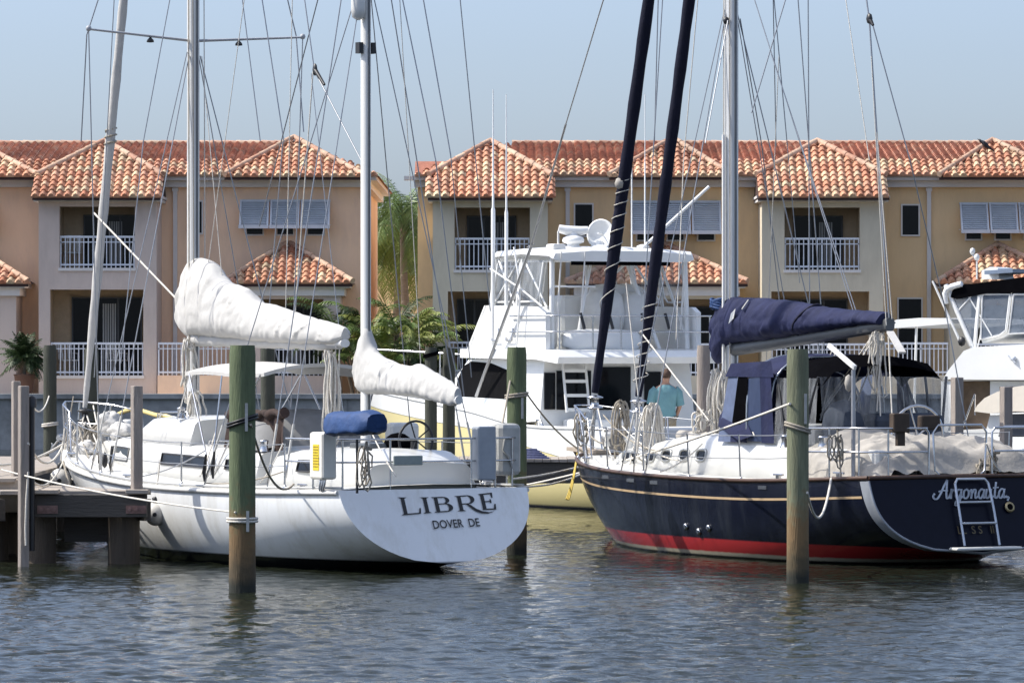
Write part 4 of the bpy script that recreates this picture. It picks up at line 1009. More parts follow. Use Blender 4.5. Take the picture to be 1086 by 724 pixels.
# stern rail
def loop3(pts, r, root, name='rail', mt=None, seg=7):
    m = MB(); out = []
    for i, p in enumerate(pts):
        out.append(V(p))
    m.tube(out, r, seg); return m.build(name, mt or steel, root)
zt_ = 1.10
for h in (.66,.36):
    loop3([(1.3,1.52,zt_+h),(.4,1.46,zt_+h),(.16,1.36,zt_+h),(.1,1.2,zt_+h),(.06,.4,zt_+h),(.06,-.4,zt_+h),(.1,-1.2,zt_+h),(.16,-1.36,zt_+h),(.4,-1.46,zt_+h),(1.3,-1.52,zt_+h)], .014, lib, 'stern_rail')
for x, y in ((.14,1.30),(.07,.62),(.07,-.62),(.14,-1.30),(.6,1.49),(.6,-1.49),(.08,-1.0)):
    loop3([(x,y,zt_),(x,y,zt_+.66)], .014, lib, 'stern_rail')
# boxes on the stern rail
q = LF.lx(516,476,.02); m = MB(); m.rbox((q.x-.02,q.y-.14,1.20),(q.x+.16,q.y+.14,1.92),.02); m.build('grey_box', M('grey_box', (.33,.36,.40), .5, var=.1), lib)
q = LF.lx(540,476,.2); m = MB(); m.rbox((q.x-.05,q.y-.17,1.25),(q.x+.25,q.y+.17,1.95),.06); m.tube([(q.x-.06,q.y+.1,1.75),(q.x-.07,q.y+.13,1.6),(q.x-.07,q.y+.04,1.5),(q.x-.06,q.y-.02,1.35)], .02, 6); m.build('outboard_motor', M('outboard_cowl', (.40,.40,.38), .5, var=.2), lib)
q = LF.ly(432,488,1.0); m = MB(); q = LF.lx(432,488,.02); m.rbox((q.x-.03,q.y-.22,q.z-.065),(q.x+.0,q.y+.22,q.z+.065),.01); m.build('name_board', M('grey_green_board', (.30,.34,.32), .6, var=.15), lib)
# life ring box with yellow notice
q = LF.ly(343,476,1.50); m = MB(); m.rbox((q.x-.19,1.40,1.24),(q.x+.17,1.62,1.86),.03)
lb = m.build('life_ring_box', M('cream_plastic', (.72,.69,.62), .45, var=.08), lib)
m = MB(); m.box((q.x-.10,1.621,1.36),(q.x+.06,1.626,1.70)); yl = m.build('notice', M('yellow_notice', (.72,.55,.03), .6), lb)
m = MB(); rr_ = random.Random(4)
for i in range(8):
    zz = 1.40+i*.037
    xx = q.x+.045
    while xx > q.x-.08:
        w_ = rr_.uniform(.012,.035); m.box((xx-w_,1.6262,zz),(xx,1.6285,zz+.016)); xx -= w_+.012
m.build('notice_print', M('notice_print', (.25,.17,.02), .7), yl)
m = MB()
for k in range(3): m.tube([(q.x-.05+k*.06,1.5,1.24),(q.x-.05+k*.06,1.52,1.12),(q.x+.02+k*.03,1.5,1.05)], .016, 6)
m.build('bracket', steel, lb)
# blue bag on the rail
q0, q1 = LF.ly(353,449,1.5), LF.ly(400,447,1.5); m = MB(); rings = []
for i in range(15):
    u = i/14; c_ = q0.lerp(q1,u); k_ = min(1,math.sin(math.pi*min(.97,max(.03,u)))*3)
    rings.append([V((c_.x+.05*(u-.5)*-math.sin(a), 1.5+(.21-.05*math.sin(a))*k_**.3*math.copysign(abs(math.cos(a))**.5,math.cos(a))+.025*noise.noise(V((i*.6,a*2,1))), c_.z-.01+.155*math.copysign(abs(math.sin(a))**.55,math.sin(a))*(k_**.25)+.03*noise.noise(V((i*.5,a*2,3))))) for a in [2*math.pi*k/24 for k in range(24)]])
m.loft(rings, caps=True); m.build('stowed_bag', canvb, lib)
m = MB(); m.tube([(lerp(q0.x,q1.x,.55),1.5,1.08),(lerp(q0.x,q1.x,.55),1.5,1.78)], .018, 7); m.tube([q0+V((0,0,-.15)),q1+V((0,0,-.15))], .016, 6); m.build('rail_post', blackp, lib)
m = MB(); coil(m, V((lerp(q0.x,q1.x,.8),1.53,1.75)), .55, .14, 6, .012, 9, (-.515,-.857,0)); m.build('rope_coil', roped, lib)
# helm behind the mizzen
q = LF.ly(441,462,-.3); m = MB(); wheel_mesh(m, (q.x,q.y,1.72), .26, tr=.018); m.tube([(q.x+.05,q.y,1.2),(q.x+.05,q.y,1.72)], .05, 8); m.build('steering_wheel', blackp, lib)
q = LF.ly(422,462,-.2); m = MB(); m.ball((q.x,q.y,1.68), (.16,.2,.14), 12); m.build('helm_seat', black, lib)
q = LF.ly(428,470,-.5); m = MB(); m.rbox((q.x-.1,q.y-.2,1.55),(q.x+.1,q.y+.25,1.95),.05); m.build('binnacle', gel, lib)
# pulpit and bow gear
zb_ = 1.5
for sd in (1,-1):
    loop3([(9.75,sd*.62,1.36),(9.85,sd*.60,2.0),(10.5,sd*.40,2.1),(11.0,sd*.12,2.14),(11.05,0,2.14)], .015, lib, 'pulpit'); loop3([(10.5,sd*.36,1.44),(10.5,sd*.40,2.1)], .014, lib, 'pulpit'); loop3([(9.8,sd*.6,1.7),(10.5,sd*.38,1.78),(11.0,sd*.1,1.82)], .011, lib, 'pulpit'); loop3([(11.0,sd*.08,1.5),(11.0,sd*.12,2.14)], .014, lib, 'pulpit')
m = MB(); m.bar((10.7,.0,1.54),(11.45,0,1.58),.12,.05); m.tube([(11.4,-.05,1.58),(11.4,.05,1.58)], .06, 8); m.build('bow_roller', steel, lib)
m = MB(); m.tube([(11.35,0,1.62),(11.7,0,1.42)], .022, 6); m.prism([(11.72,0,1.5),(11.55,.14,1.3),(11.45,0,1.12)],[(11.76,0,1.5),(11.58,-.14,1.3),(11.48,0,1.1)]); m.build('anchor', M('galvanised', (.42,.42,.41), .5, metal=.6), lib)
def heap(c, r, sd, name, mt, par, amp=.22):
    m = MB(); rings = []
    for i in range(19):
        a = -math.pi/2+math.pi*i/18; k = max(.02,math.cos(a)); z = math.sin(a); rg = []
        for j in range(28):
            b = 2*math.pi*j/28; cc, ss = math.cos(b), math.sin(b)
            d = 1+amp*noise.noise(V((cc*1.6+sd,ss*1.6,z*1.6)))+amp*.9*abs(noise.noise(V((cc*3.5,ss*3.5+sd,z*3.5))))
            rg.append(V((c[0]+r[0]*k*cc*d, c[1]+r[1]*k*ss*d, c[2]+r[2]*z*d)))
        rings.append(rg)
    m.loft(rings, caps=True); return m.build(name, mt, par)
q = LF.ly(116,449,.4); heap(q, (.20,.16,.15), 2, 'bagged_sail', canvw, lib, .4); heap(q+V((-.35,0,-.12)), (.24,.14,.12), 7, 'bagged_sail', canvw, lib, .4)
q = LF.ly(92,478,.45); heap(q, (.22,.16,.13), 5, 'bagged_sail', canvw, lib, .45); q = LF.ly(101,470,.2); heap(q, (.2,.12,.17), 9, 'bagged_sail', canvt, lib, .45)
for k, (tx, ty) in enumerate(((84,448),(96,452),(76,466),(108,470))): m = MB(); coil(m, LF.ly(tx,ty,.35), .45, .22, 8, .014, k, (-.515,-.857,.1)); m.build('rope_coil', ropew if k % 2 == 0 else roped, lib)
# yellow padded tube along the far life line
m = MB(); ya = [(122,441),(132,436),(143,433),(152,436),(165,440),(176,441),(190,446),(203,449),(218,451)]
m.tube([LF.ly(a_,b_,-.9) for a_,b_ in ya], .035, 8); m.build('yellow_tube', M('yellow_sleeve', (.62,.50,.20), .7, var=.15), lib)
# deck vents and cleats
for x, y in ((8.9,.1),(7.9,-.3)): m = MB(); m.lathe([(.06,0),(.06,.1),(.1,.14),(.1,.2),(.05,.22)], (x,y,1.68), 12); m.build('vent', gel, lib)
for x in (1.0,5.9,9.3):
    for sd in (1,-1):
        a_ = LH.deck(LH.t_at(x),sd); m = MB(); m.tube([(x-.12,a_.y-sd*.13,a_.z+.07),(x+.12,a_.y-sd*.13,a_.z+.07)], .016, 6); m.box((x-.04,a_.y-sd*.13-.02,a_.z),(x+.04,a_.y-sd*.13+.02,a_.z+.06)); m.build('deck_cleat', steel, lib)
m = MB(); q = LF.ly(111,495,1.3); m.ball(q+V((0,0,.1)), (.05,.05,.12), 8); m.build('bow_block', blackp, lib)

# loose lines about the bow and the deck
rl = random.Random(77)
for (x0,y0,l0,x1,y1,l1,dr,rr,mt) in [(90,436,0,72,512,.7,.05,.012,ropew),(92,440,0,120,500,1.2,.10,.012,ropew),(78,420,.3,64,498,.5,.02,.010,roped),(99,430,-.2,112,485,.8,.06,.012,ropew),(110,512,1.4,150,500,1.5,.10,.014,ropew),(66,500,.3,140,514,1.5,.16,.014,ropew),(150,505,1.6,217,478,1.3,.05,.010,wire),(217,512,1.6,300,500,1.6,.06,.010,roped),(84,455,.4,104,505,1.0,.08,.012,roped),(230,452,.7,212,505,1.6,.06,.010,ropew),(300,470,1.0,276,512,1.6,.04,.010,ropew),(388,445,.1,420,505,.9,.04,.010,ropew)]:
    line(lib, LF.ly(x0,y0,l0), LF.ly(x1,y1,l1), rr, 'deck_line', mt, 0, dr)
for (px_,py_,l_) in ((217,508,1.64),(226,505,1.6),(262,508,1.62),(118,500,1.25)):
    q = LF.ly(px_,py_,l_); m = MB(); m.tube([q+V((0,0,-.03)),q+V((.02,0,.10)),q+V((.0,0,.14)),q+V((-.04,0,.34))],[.014,.03,.03,.016],7); m.build('deck_block', blackp, lib)
# ------------------------------------------------------------------ dark blue sailing boat
AF = Fr(6.18, 64.0, 27.6)
arg = thing('sailboat', 'dark blue sailing boat with a red waterline stripe and navy sail covers', 'sailboat', (6.18,64,0), AF.rz)
AH = Hull(10.75, [(0,1.58),(.12,1.72),(.3,1.84),(.5,1.84),(.68,1.62),(.83,1.15),(.94,.55),(1,.05)], [(0,1.20),(.25,1.10),(.5,1.10),(.75,1.16),(1,1.30)], [(0,.20),(.1,.04),(.25,-.4),(.5,-.7),(.85,-.6),(1,-.3)],
          lambda v: -.36*(1-v), lambda v: 10.75-1.0*(1-v)**1.2, p=3.0, q=2.3)
hulln = M('navy_hull_paint', (.006,.008,.018), .2, var=.15, scale=1.2, coat=.2, dirt=(.030,.035,.045), dirt_amt=.6, dscale=1.4, spec=.35, stretch=(2,2,.35))
zpaint(hulln, [(.27,(.42,.030,.034),.012,.0),(.085,(.52,.47,.36),.012,.02),(.035,(.02,.02,.02),.01,0)])
AH.mesh().build('hull', hulln, arg); AH.transom(bulge=.03).build('transom', M('navy_transom_paint', (.005,.006,.014), .3, coat=0, var=.15, spec=.14), arg); AH.deck_mesh().build('deck', gel2, arg)
teak = M('brown_cap_rail', (.075,.040,.026), .5, var=.25, scale=4)
for sd in (1,-1):
    AH.rail(sd, 0, .997, .032, .02).build('cap_rail', teak, arg)
m = MB(); m.tube([AH.deck(0,1)+V((0,0,.02)), V((-.035,0,1.23)), AH.deck(0,-1)+V((0,0,.02))], .032, 6); m.build('cap_rail', teak, arg)
gold = M('cove_gold', (.46,.33,.19), .5, var=.1)
for sd in (1,-1):
    m = MB(); A = []; B = []
    for i in range(41):
        t = lerp(.02,.965,i/40); zz = sinterp(AH.sheer,t)-.26; zk = sinterp(AH.keel,t); 
        for lst, dz in ((A,.008),(B,.040)):
            v_ = (zz+dz-zk)/(sinterp(AH.sheer,t)-zk); p = AH.pt(t, v_, sd); lst.append(V((p.x, p.y+sd*.006, p.z)))
    m.loft([A,B], closed=False); m.build('cove_stripe', gold, arg)
# lip round the transom edge, its sky reflection painted pale grey
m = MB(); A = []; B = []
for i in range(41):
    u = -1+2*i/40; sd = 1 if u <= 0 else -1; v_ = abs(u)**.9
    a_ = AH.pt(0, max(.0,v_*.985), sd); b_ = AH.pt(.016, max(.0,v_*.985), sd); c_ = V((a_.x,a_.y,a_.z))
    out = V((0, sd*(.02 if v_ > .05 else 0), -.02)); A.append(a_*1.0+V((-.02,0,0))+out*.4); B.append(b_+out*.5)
m.loft([A,B], closed=False); m.tube(A, .018, 6); m.build('transom_reflection_strip', M('sky_reflection_grey', (.26,.28,.31), .4, var=.15), arg)
AT = lambda y, z: V((-.36*(1-(z-.2)/1.0)-.03*max(0,1-(y/1.55)**2)-.012, y, z))
# stern lettering in a script hand
silver = M('silver_letter', (.58,.62,.68), .4)
S = [
 [(.02,.28),(-.06,.14),(.04,.0),(.22,.02),(.42,.3),(.62,.72),(.80,1.02)], [(.80,1.02),(.79,.6),(.78,.25),(.82,.03),(.95,.06)], [(.30,.40),(.55,.46),(.86,.44)],
 [(.95,.06),(1.06,.30),(1.11,.52)], [(1.11,.52),(1.08,.22),(1.08,.02)], [(1.08,.26),(1.16,.44),(1.26,.48),(1.33,.42)],
 [(1.74,.44),(1.55,.50),(1.40,.30),(1.42,.06),(1.56,.02),(1.72,.30)], [(1.74,.50),(1.68,.0),(1.56,-.34),(1.38,-.36),(1.42,-.16),(1.66,-.02),(1.86,.12)],
 [(2.08,.50),(1.92,.40),(1.90,.10),(2.04,.0),(2.20,.16),(2.20,.40),(2.08,.50)], [(2.18,.44),(2.30,.40),(2.40,.44)],
 [(2.38,.48),(2.40,.2),(2.38,.02)], [(2.39,.2),(2.54,.46),(2.66,.44),(2.64,.18),(2.68,.02),(2.82,.1)],
 [(3.20,.44),(3.04,.50),(2.88,.32),(2.88,.08),(3.02,.0),(3.18,.26)], [(3.22,.48),(3.18,.18),(3.22,.02),(3.34,.1)],
 [(3.38,.48),(3.34,.16),(3.42,.0),(3.56,.1),(3.66,.46)], [(3.66,.48),(3.64,.14),(3.70,.0),(3.82,.1)],
 [(3.98,.86),(3.92,.4),(3.92,.08),(4.02,.0),(4.12,.1)], [(3.80,.56),(3.96,.58),(4.14,.58)],
 [(4.52,.44),(4.36,.50),(4.20,.32),(4.20,.08),(4.34,.0),(4.50,.26)], [(4.54,.48),(4.50,.18),(4.54,.02),(4.66,.08),(4.72,.02)], [(4.78,.04),(4.82,-.02),(4.76,-.14)]]
def script(strokes, fmap, wd, name, mat, parent, slant=.25):
    m = MB()
    for st_ in strokes:
        n = len(st_); tabx = [(i,p[0]) for i,p in enumerate(st_)]; taby = [(i,p[1]) for i,p in enumerate(st_)]; k = (n-1)*5
        pts = [(sinterp(tabx,i/5), sinterp(taby,i/5)) for i in range(k+1)]
        for (xa,ya),(xb,yb) in zip(pts,pts[1:]):
            dx, dy = xb-xa, yb-ya; l = math.hypot(dx,dy) or 1; w_ = wd*(.65+.6*abs(dy)/l); nx, ny = -dy/l*w_/2, dx/l*w_/2; ex, ey = dx/l*w_*.2, dy/l*w_*.2
            q = [(xa+nx-ex,ya+ny-ey),(xa-nx-ex,ya-ny-ey),(xb-nx+ex,yb-ny+ey),(xb+nx+ex,yb+ny+ey)]
            m.poly([fmap(x+slant*y, y) for x, y in q])
    return m.build(name, mat, parent)
script(S, lambda x, y: AT(lerp(.62,-.60,x/4.9), .93+.0*x+y*.24), .105, 'lettering', silver, arg)
text_mesh('LL  S S   II', lambda u, y: AT(lerp(.34,-.24,u), .46+y*1.0), .58, 'lettering', M('faded_gold_letter', (.10,.075,.03), .5), arg, .01)
# swim ladder on the transom
m = MB(); 
def lad(y, z, off=.06): return AT(y,z)+V((-off,0,0))
for y in (.30,-.26): m.tube([lad(y,.30,.03),lad(y*1.0,.72,.06),lad(y*.98,1.0,.07),lad(y*.95,1.13,.07)], .020, 7)
m.tube([lad(.285,1.13,.07),lad(.24,1.19,.07),lad(-.2,1.19,.07),lad(-.247,1.13,.07)], .020, 7)
for z in (.88,.60): m.tube([lad(.30,z,.065),lad(-.26,z,.065)], .018, 6)
m.build('swim_ladder', M('ladder_steel', (.5,.52,.55), .3, metal=.8), arg)
m = MB(); m.rbox((AT(0,.26).x-.22,-.5,.245),(AT(0,.26).x-.01,.55,.285),.015); m.build('swim_step', gel2, arg)
m = MB(); p = AT(-.56,.80); m.lathe([(.045,0),(.075,.0),(.075,.02),(.045,.025)], p, 14, axis=(-1,0,.3)); eo = m.build('exhaust_outlet', M('brass', (.45,.36,.2), .4, metal=.8), arg); m = MB(); m.lathe([(.046,.026),(.001,.027)], p, 14, axis=(-1,0,.3)); m.build('opening', black, eo)
for i in range(3):
    t = AH.t_at(4.4+.32*(i-1)); zz = .42-.06*(i==1); v_ = (zz-sinterp(AH.keel,t))/(sinterp(AH.sheer,t)-sinterp(AH.keel,t)); p = AH.pt(t,v_,1)
    m = MB(); m.lathe([(.022,0),(.05,.0),(.05,.025),(.022,.03)], p, 12, axis=(0,1,-.2)); m.build('through_hull', steel, arg)
for x in (7.2,6.2,5.4,2.4): 
    t = AH.t_at(x); a_ = AH.deck(t,1); m = MB(); m.box((x-.11,a_.y-.01,a_.z-.10),(x+.11,a_.y+.012,a_.z-.05)); m.build('scupper', steel, arg)
zd = AH.zdeck
# cabin trunk with bronze ports
def at_sec(x): return (interp([(3.0,1.25),(5,1.22),(7,1.0),(8.6,.66),(9.2,.45)],x), zd(x)-.0, interp([(3.0,1.05),(5,1.04),(7,.84),(8.6,.5),(9.2,.3)],x), interp([(3.0,1.78),(5,1.74),(6.4,1.66),(7.4,1.55),(8.6,1.45),(9.2,1.36)],x))
trunk([(x,)+at_sec(x) for x in (9.2,8.7,7.6,6.4,5,3.9,2.9)]).build('cabin_trunk', gel, arg)
for x in (8.35,7.95,7.2,6.55,5.9,5.3):
    wb,zb,wt,zt = at_sec(x); f = .5; y = lerp(wb,wt,f)+.004; c_ = V((x,y,zb+(zt-zb)*f)); m = MB()
    ring = [c_+V((.14*math.copysign(abs(math.cos(k))**.6,math.cos(k)), -.02*math.sin(k)+.012, .082*math.copysign(abs(math.sin(k))**.6,math.sin(k)))) for k in [2*math.pi*j/20 for j in range(21)]]
    m.tube(ring, .022, 6, caps=False); pf = m.build('porthole', M('port_frame', (.40,.40,.38), .35, metal=.6), arg); m = MB(); m.poly(ring[:-1]); m.build('pane', glass, pf)
# cockpit coamings, aft seat locker
for sd in (1,-1): m = MB(); m.rbox((.35,sd*1.22,1.12),(3.2,sd*1.02,1.58),.05); m.build('coaming', gel, arg)
m = MB(); m.rbox((2.6,-1.0,1.12),(3.1,1.0,1.9),.06); m.build('companionway', gel, arg)
# dodger
m = MB(); rings = []
def dod(x, w_, zb, zt, n=20): return [V((x, w_*math.copysign(abs(math.cos(a))**.55,math.cos(a)), zb+(zt-zb)*abs(math.sin(a))**.5)) for a in [math.pi*k/n for k in range(n+1)]]
rr_ = [dod(3.35,1.12,1.7,2.84),dod(3.6,1.15,1.7,2.88),dod(3.95,1.15,1.7,2.87),dod(4.25,1.12,1.7,2.80),dod(4.46,1.08,1.7,2.66)]
# roof only: upper part of each bow
m.loft([r_[4:17] for r_ in rr_], closed=False); dg_ = m.build('dodger', canvn, arg)
for r_ in (rr_[0],rr_[2],rr_[4]): m = MB(); m.tube(r_, .016, 6, caps=False); m.build('frame', steel, dg_)
# panels: dark windows and navy side curtains
fr0 = dod(5.25,1.1,1.68,2.50)
def panel(A,B,f0,f1,name,mt,off=0.0):
    m = MB(); rows = []
    for i in range(7):
        u = lerp(f0,f1,i/6); k = u*(len(A)-1); j = int(min(k,len(A)-2)); rows.append((A[j].lerp(A[j+1],k-j), B[j].lerp(B[j+1],k-j)))
    m.loft([[r_[0] for r_ in rows],[r_[1] for r_ in rows]], closed=False); return m.build(name, mt, dg_)
low0 = [V((p.x+.30, p.y*1.02, 1.70)) for p in rr_[4]]; top_ = rr_[4]; bnd = [a_.lerp(b_,.24)+V((.03,0,0)) for a_,b_ in zip(top_,low0)]; low = [a_.lerp(b_,.82) for a_,b_ in zip(top_,low0)]
panel(top_,bnd,.02,.98,'top_band',canvn); panel(low,low0,.02,.98,'skirt',canvn); rr_[4] = bnd
panel(rr_[4],low,.10,.44,'window',black); panel(rr_[4],low,.44,.56,'curtain',canvn); panel(rr_[4],low,.56,.90,'window',black); panel(rr_[4],low,.02,.10,'curtain',M('faded_blue_canvas',(.10,.13,.22),.8,var=.2)); panel(rr_[4],low,.90,.97,'curtain',canvn)
for sd in (1,-1):
    y = sd*1.14
    m = MB(); m.add([(4.78,y,1.62),(4.40,y,1.62),(4.22,y*.99,2.60),(4.50,y*.985,2.58)],[(0,1,2,3)]); m.build('curtain', M('faded_blue_canvas',(.10,.13,.22),.8,var=.2), dg_); m = MB(); m.add([(3.55,y,1.62),(3.2,y,1.62),(3.3,y,2.62),(3.6,y,2.66)],[(0,1,2,3)]); m.build('curtain', canvn, dg_)
    m = MB(); m.add([(4.40,y*1.0,1.80),(3.95,y,1.80),(3.93,y,2.56),(4.22,y*.99,2.56)],[(0,1,2,3)]); m.build('window', black if sd > 0 else vinyl, dg_)
    m = MB(); m.add([(3.95,y,1.64),(3.55,y,1.64),(3.6,y,2.60),(3.93,y*.99,2.60)],[(0,1,2,3)]); m.build('curtain', M('tinted_side_window',(.035,.05,.10),.3,spec=.15) if sd > 0 else vinyl, dg_)
    m = MB(); m.add([(4.42,y*1.003,1.62),(3.95,y*1.003,1.62),(3.95,y*1.003,1.80),(4.40,y*1.003,1.80)],[(0,1,2,3)]); m.build('skirt', canvn, dg_)
    m = MB(); m.add([(4.56,y*1.006,2.55),(3.2,y*1.006,2.55),(3.3,y*.99,2.78),(4.44,y*.98,2.74)],[(0,1,2,3)]); m.build('top_band', canvn, dg_)
# navy awning flap ahead of the dodger
m = MB(); a_, b_, c_, d_ = AF.ly(783,402,.9), AF.ly(760,452,1.15), AF.ly(786,466,1.25), AF.ly(796,462,1.2)
rows = [[a_.lerp(b_,i/8)+V((0,.03*math.sin(i*1.3),0)) for i in range(9)],[(a_.lerp(b_,.5)+(a_.lerp(d_,.5)-a_.lerp(b_,.5))*.5+(a_.lerp(c_,i/8)-a_)*.6+V((0,.06*math.sin(i*1.8+1),0)))*.5+a_.lerp(c_,i/8)*.5 for i in range(9)],[a_.lerp(d_,i/8)+V((0,.03*math.sin(i*1.1+2),0)) for i in range(9)]]
m.loft(rows, closed=False); m.build('side_curtain', canvn, dg_)
# bimini with clear curtains
m = MB(); rows = []
for i in range(7):
    x = lerp(3.3,2.1,i/6); rows.append([V((x, 1.05*j, 2.66+.16*(1-j*j)+.05*math.sin(math.pi*i/6))) for j in [1-2*k/10 for k in range(11)]])
for r_ in rows:
    for s_ in (0,-1): r_[s_] = r_[s_]+V((0,0,-.16))
for k in (0,-1): rows[k] = [p+V((0,0,-.1)) for p in rows[k]]
m.loft(rows, closed=False); bi = m.build('bimini', black, arg)
for x0_, x1_ in ((3.25,2.8),(2.7,2.7),(2.15,2.5)):
    for sd in (1,-1): m = MB(); m.tube([(x0_,sd*1.05,2.56),(x1_,sd*1.18,1.55)], .02, 6); m.build('frame', blackp, bi)
for sd in (1,-1):
    for x0_, x1_ in ((3.25,2.75),(2.68,2.15)):
        m = MB()
        rows = [[V((lerp(x0_,x1_,i/8), sd*(1.06+.07*(1-j)+.02*math.sin(i*2.1)*(1-j)), lerp(1.62,2.54,j))) for i in range(9)] for j in (0,.25,.5,.75,1)]
        m.loft(rows, closed=False); m.build('clear_curtain', vinyl, bi)
m = MB(); rows = [[V((2.12-.12*(1-j)+.02*math.sin(i*1.7), lerp(1.05,-1.05,i/10), lerp(1.7,2.56,j))) for i in range(11)] for j in (0,.25,.5,.75,1)]; m.loft(rows, closed=False); m.build('clear_curtain', vinyl, bi)
# dark cushions and instruments seen through the curtains
m = MB(); m.rbox((1.9,-.9,1.5),(2.5,.2,2.05),.1); m.ball((2.3,.55,1.85),(.35,.3,.4),12); m.build('cockpit_cushion', M('dark_blue_cushion', (.03,.04,.06), .8, var=.3), arg)
m = MB(); wheel_mesh(m, (1.25,0,1.75), .42, tr=.02); m.tube([(1.35,0,1.1),(1.35,0,1.8)], .07, 8); m.build('steering_wheel', steel, arg)
# beige canvas over the after deck
m = MB(); rings = []; nn = 70
for i in range(nn+1):
    u = i/nn; x = lerp(2.45,.12,u); hh = interp([(0,.2),(.08,.50),(.25,.58),(.42,.38),(.55,.52),(.75,.50),(.92,.36),(1,.08)],u); rg = []
    for k in range(49):
        a = math.pi*k/48; c_ = math.cos(a); s_ = math.sin(a)
        y = 1.36*math.copysign(abs(c_)**.6,c_); z = 1.10+(hh+.1)*abs(s_)**.55
        d = noise.noise(V((x*2.2,y*1.6,2)))*.12+.10*(1-2*abs(noise.noise(V((x*2.6+y*2.0,y*2-x*1.6,7)))))+.05*(1-2*abs(noise.noise(V((x*6-y*2,y*5+z*3,3)))))-.08
        rg.append(V((x+.03*d, y+.5*d*c_, z+d*s_)))
    rings.append(rg)
m.loft(rings, closed=False); m.build('canvas_cover', canvt, arg)
# masts, booms, cover
am = mast(arg, 6.36, 1.6, 16.8, .135, .10, alu)
line(am, (6.36,.13,2.2),(6.36,.11,16.5), .010, 'halyard', ropew); line(am, (6.52,.03,2.2),(6.5,.03,16.5), .010, 'halyard', ropew); line(am, (6.22,.10,2.2),(6.25,.09,16.5), .008, 'halyard', roped)
m = MB(); q = AF.ly(769,150,.14); m.tube([q+V((.05,0,-3.6)),q+V((.05,0,.1))], .022, 6); m.build('pole', whitemast, am)
m = MB(); q = AF.ly(770,22,.12); m.ball(q, (.05,.05,.06), 8); m.build('deck_light', blackp, am)
ba, bb = AF.ly(776,371,0), AF.ly(944,344,0)
rings = []
for i in range(9):
    c_ = ba.lerp(bb,i/8); rings.append([c_+V((0,.075*math.copysign(abs(math.cos(a))**.7,math.cos(a)),.095*math.copysign(abs(math.sin(a))**.7,math.sin(a)))) for a in [2*math.pi*k/14 for k in range(14)]])
m = MB(); m.loft(rings, caps=True); ab = m.build('boom', M('boom_grey', (.11,.115,.12), .4, metal=.3, var=.08), arg)
cvn = cover(AF, [(757,352,372),(760,334,384),(766,319,385),(771,315,378),(777,314,367),(786,316,363),(800,316,362),(820,317,360),(850,320,355),(868,324,353),(885,327,350),(910,329,346),(930,330,345),(940,331,346)],
      [(0,.04),(.05,.16),(.12,.22),(.35,.25),(.7,.2),(.93,.14),(1,.11)], 21, n=120, fold=.055).build('sail_cover', canvn, arg)
m = MB(); q = AF.ly(777,336,.27); m.add([q+V((.10,.012,-.10)),q+V((-.06,.02,-.02)),q+V((-.10,.012,.12)),q+V((.05,.0,.05))],[(0,1,2,3)]); m.build('label_patch', M('white_patch', (.6,.6,.58), .7), cvn)
m = MB(); a_, b_ = AF.ly(787,328,.25), AF.ly(794,318,.16); m.tube([a_,b_],.014,5); m.build('batten_end', canvw, cvn)
m = MB(); 
for k in range(5): m.tube([AF.ly(766,318+k*2,0)+V((.2*math.cos(a)*.9,.17*math.sin(a),.02*math.sin(3*a+k))) for a in [2*math.pi*j/14 for j in range(15)]], .02, 5, caps=False)
m.build('tie', canvb, cvn)
for px_ in (855,):
    m = MB(); a_, b_ = AF.ly(px_+12,323,0), AF.ly(px_-4,355,0); m.tube([a_+(b_-a_)*(.5-.5*math.sin(k))+V((0,.235*math.cos(k)*(1-.25*math.sin(k)),0)) for k in [2*math.pi*j/20 for j in range(21)]], .02, 5, caps=False); m.build('tie', canvd, cvn)
# two furled headsails in dark sleeves
for (x0,y0,x1,y1,lyy,r_,zt) in ((631,416,688,0,0,.098,1.9),(677,420,731,0,0,.092,1.75)):
    r_ *= .9
    a_, b_ = AF.ly(x0,y0,lyy), AF.ly(x1,y1,lyy); c_ = a_+(b_-a_)*zt; pts = [a_.lerp(c_,i/36) for i in range(37)]
    m = MB(); m.tube(pts, [r_*(.62+.45*min(1,i/6)-.25*max(0,(i-20)/16))+.006*math.sin(i*1.9) for i in range(37)], 12); f_ = m.build('furled_sail', canvd, arg)
    m = MB(); m.lathe([(.05,0),(.13,.01),(.13,.03),(.06,.05),(.06,.15),(.13,.17),(.13,.19),(.04,.22)], a_+V((0,0,-.26)), 14); m.build('furler_drum', steel, f_)
    line(f_, a_+V((0,0,-.05)), V((a_.x+.1,0,1.3)), .03, 'tack', steel)
    lo_, hi_ = (.11,.29) if x0 < 650 else (.02,.14)
    m = MB(); pts = []
    for k in range(70):
        u = lerp(lo_,hi_,k/69); q = a_.lerp(c_,u); aa = k*.62 if x0 > 650 else k*(.2+.5*k/69); pts.append(q+V((.11*math.cos(aa),.11*math.sin(aa),0)))
    m.tube(pts, .0075, 5); m.build('sheet', ropew, f_)
    if x0 < 650: m = MB(); m.ball(a_.lerp(c_,.283)+V((0,.06,0)), (.09,.09,.1), 8); m.build('clew', canvt, f_)
line(arg, AF.ly(680,478,.3), AF.ly(676,520,.5), .01, 'sheet', ropew)
line(arg, AF.ly(684,500,.4), AF.ly(680,450,.1), .012, 'sheet', ropew)
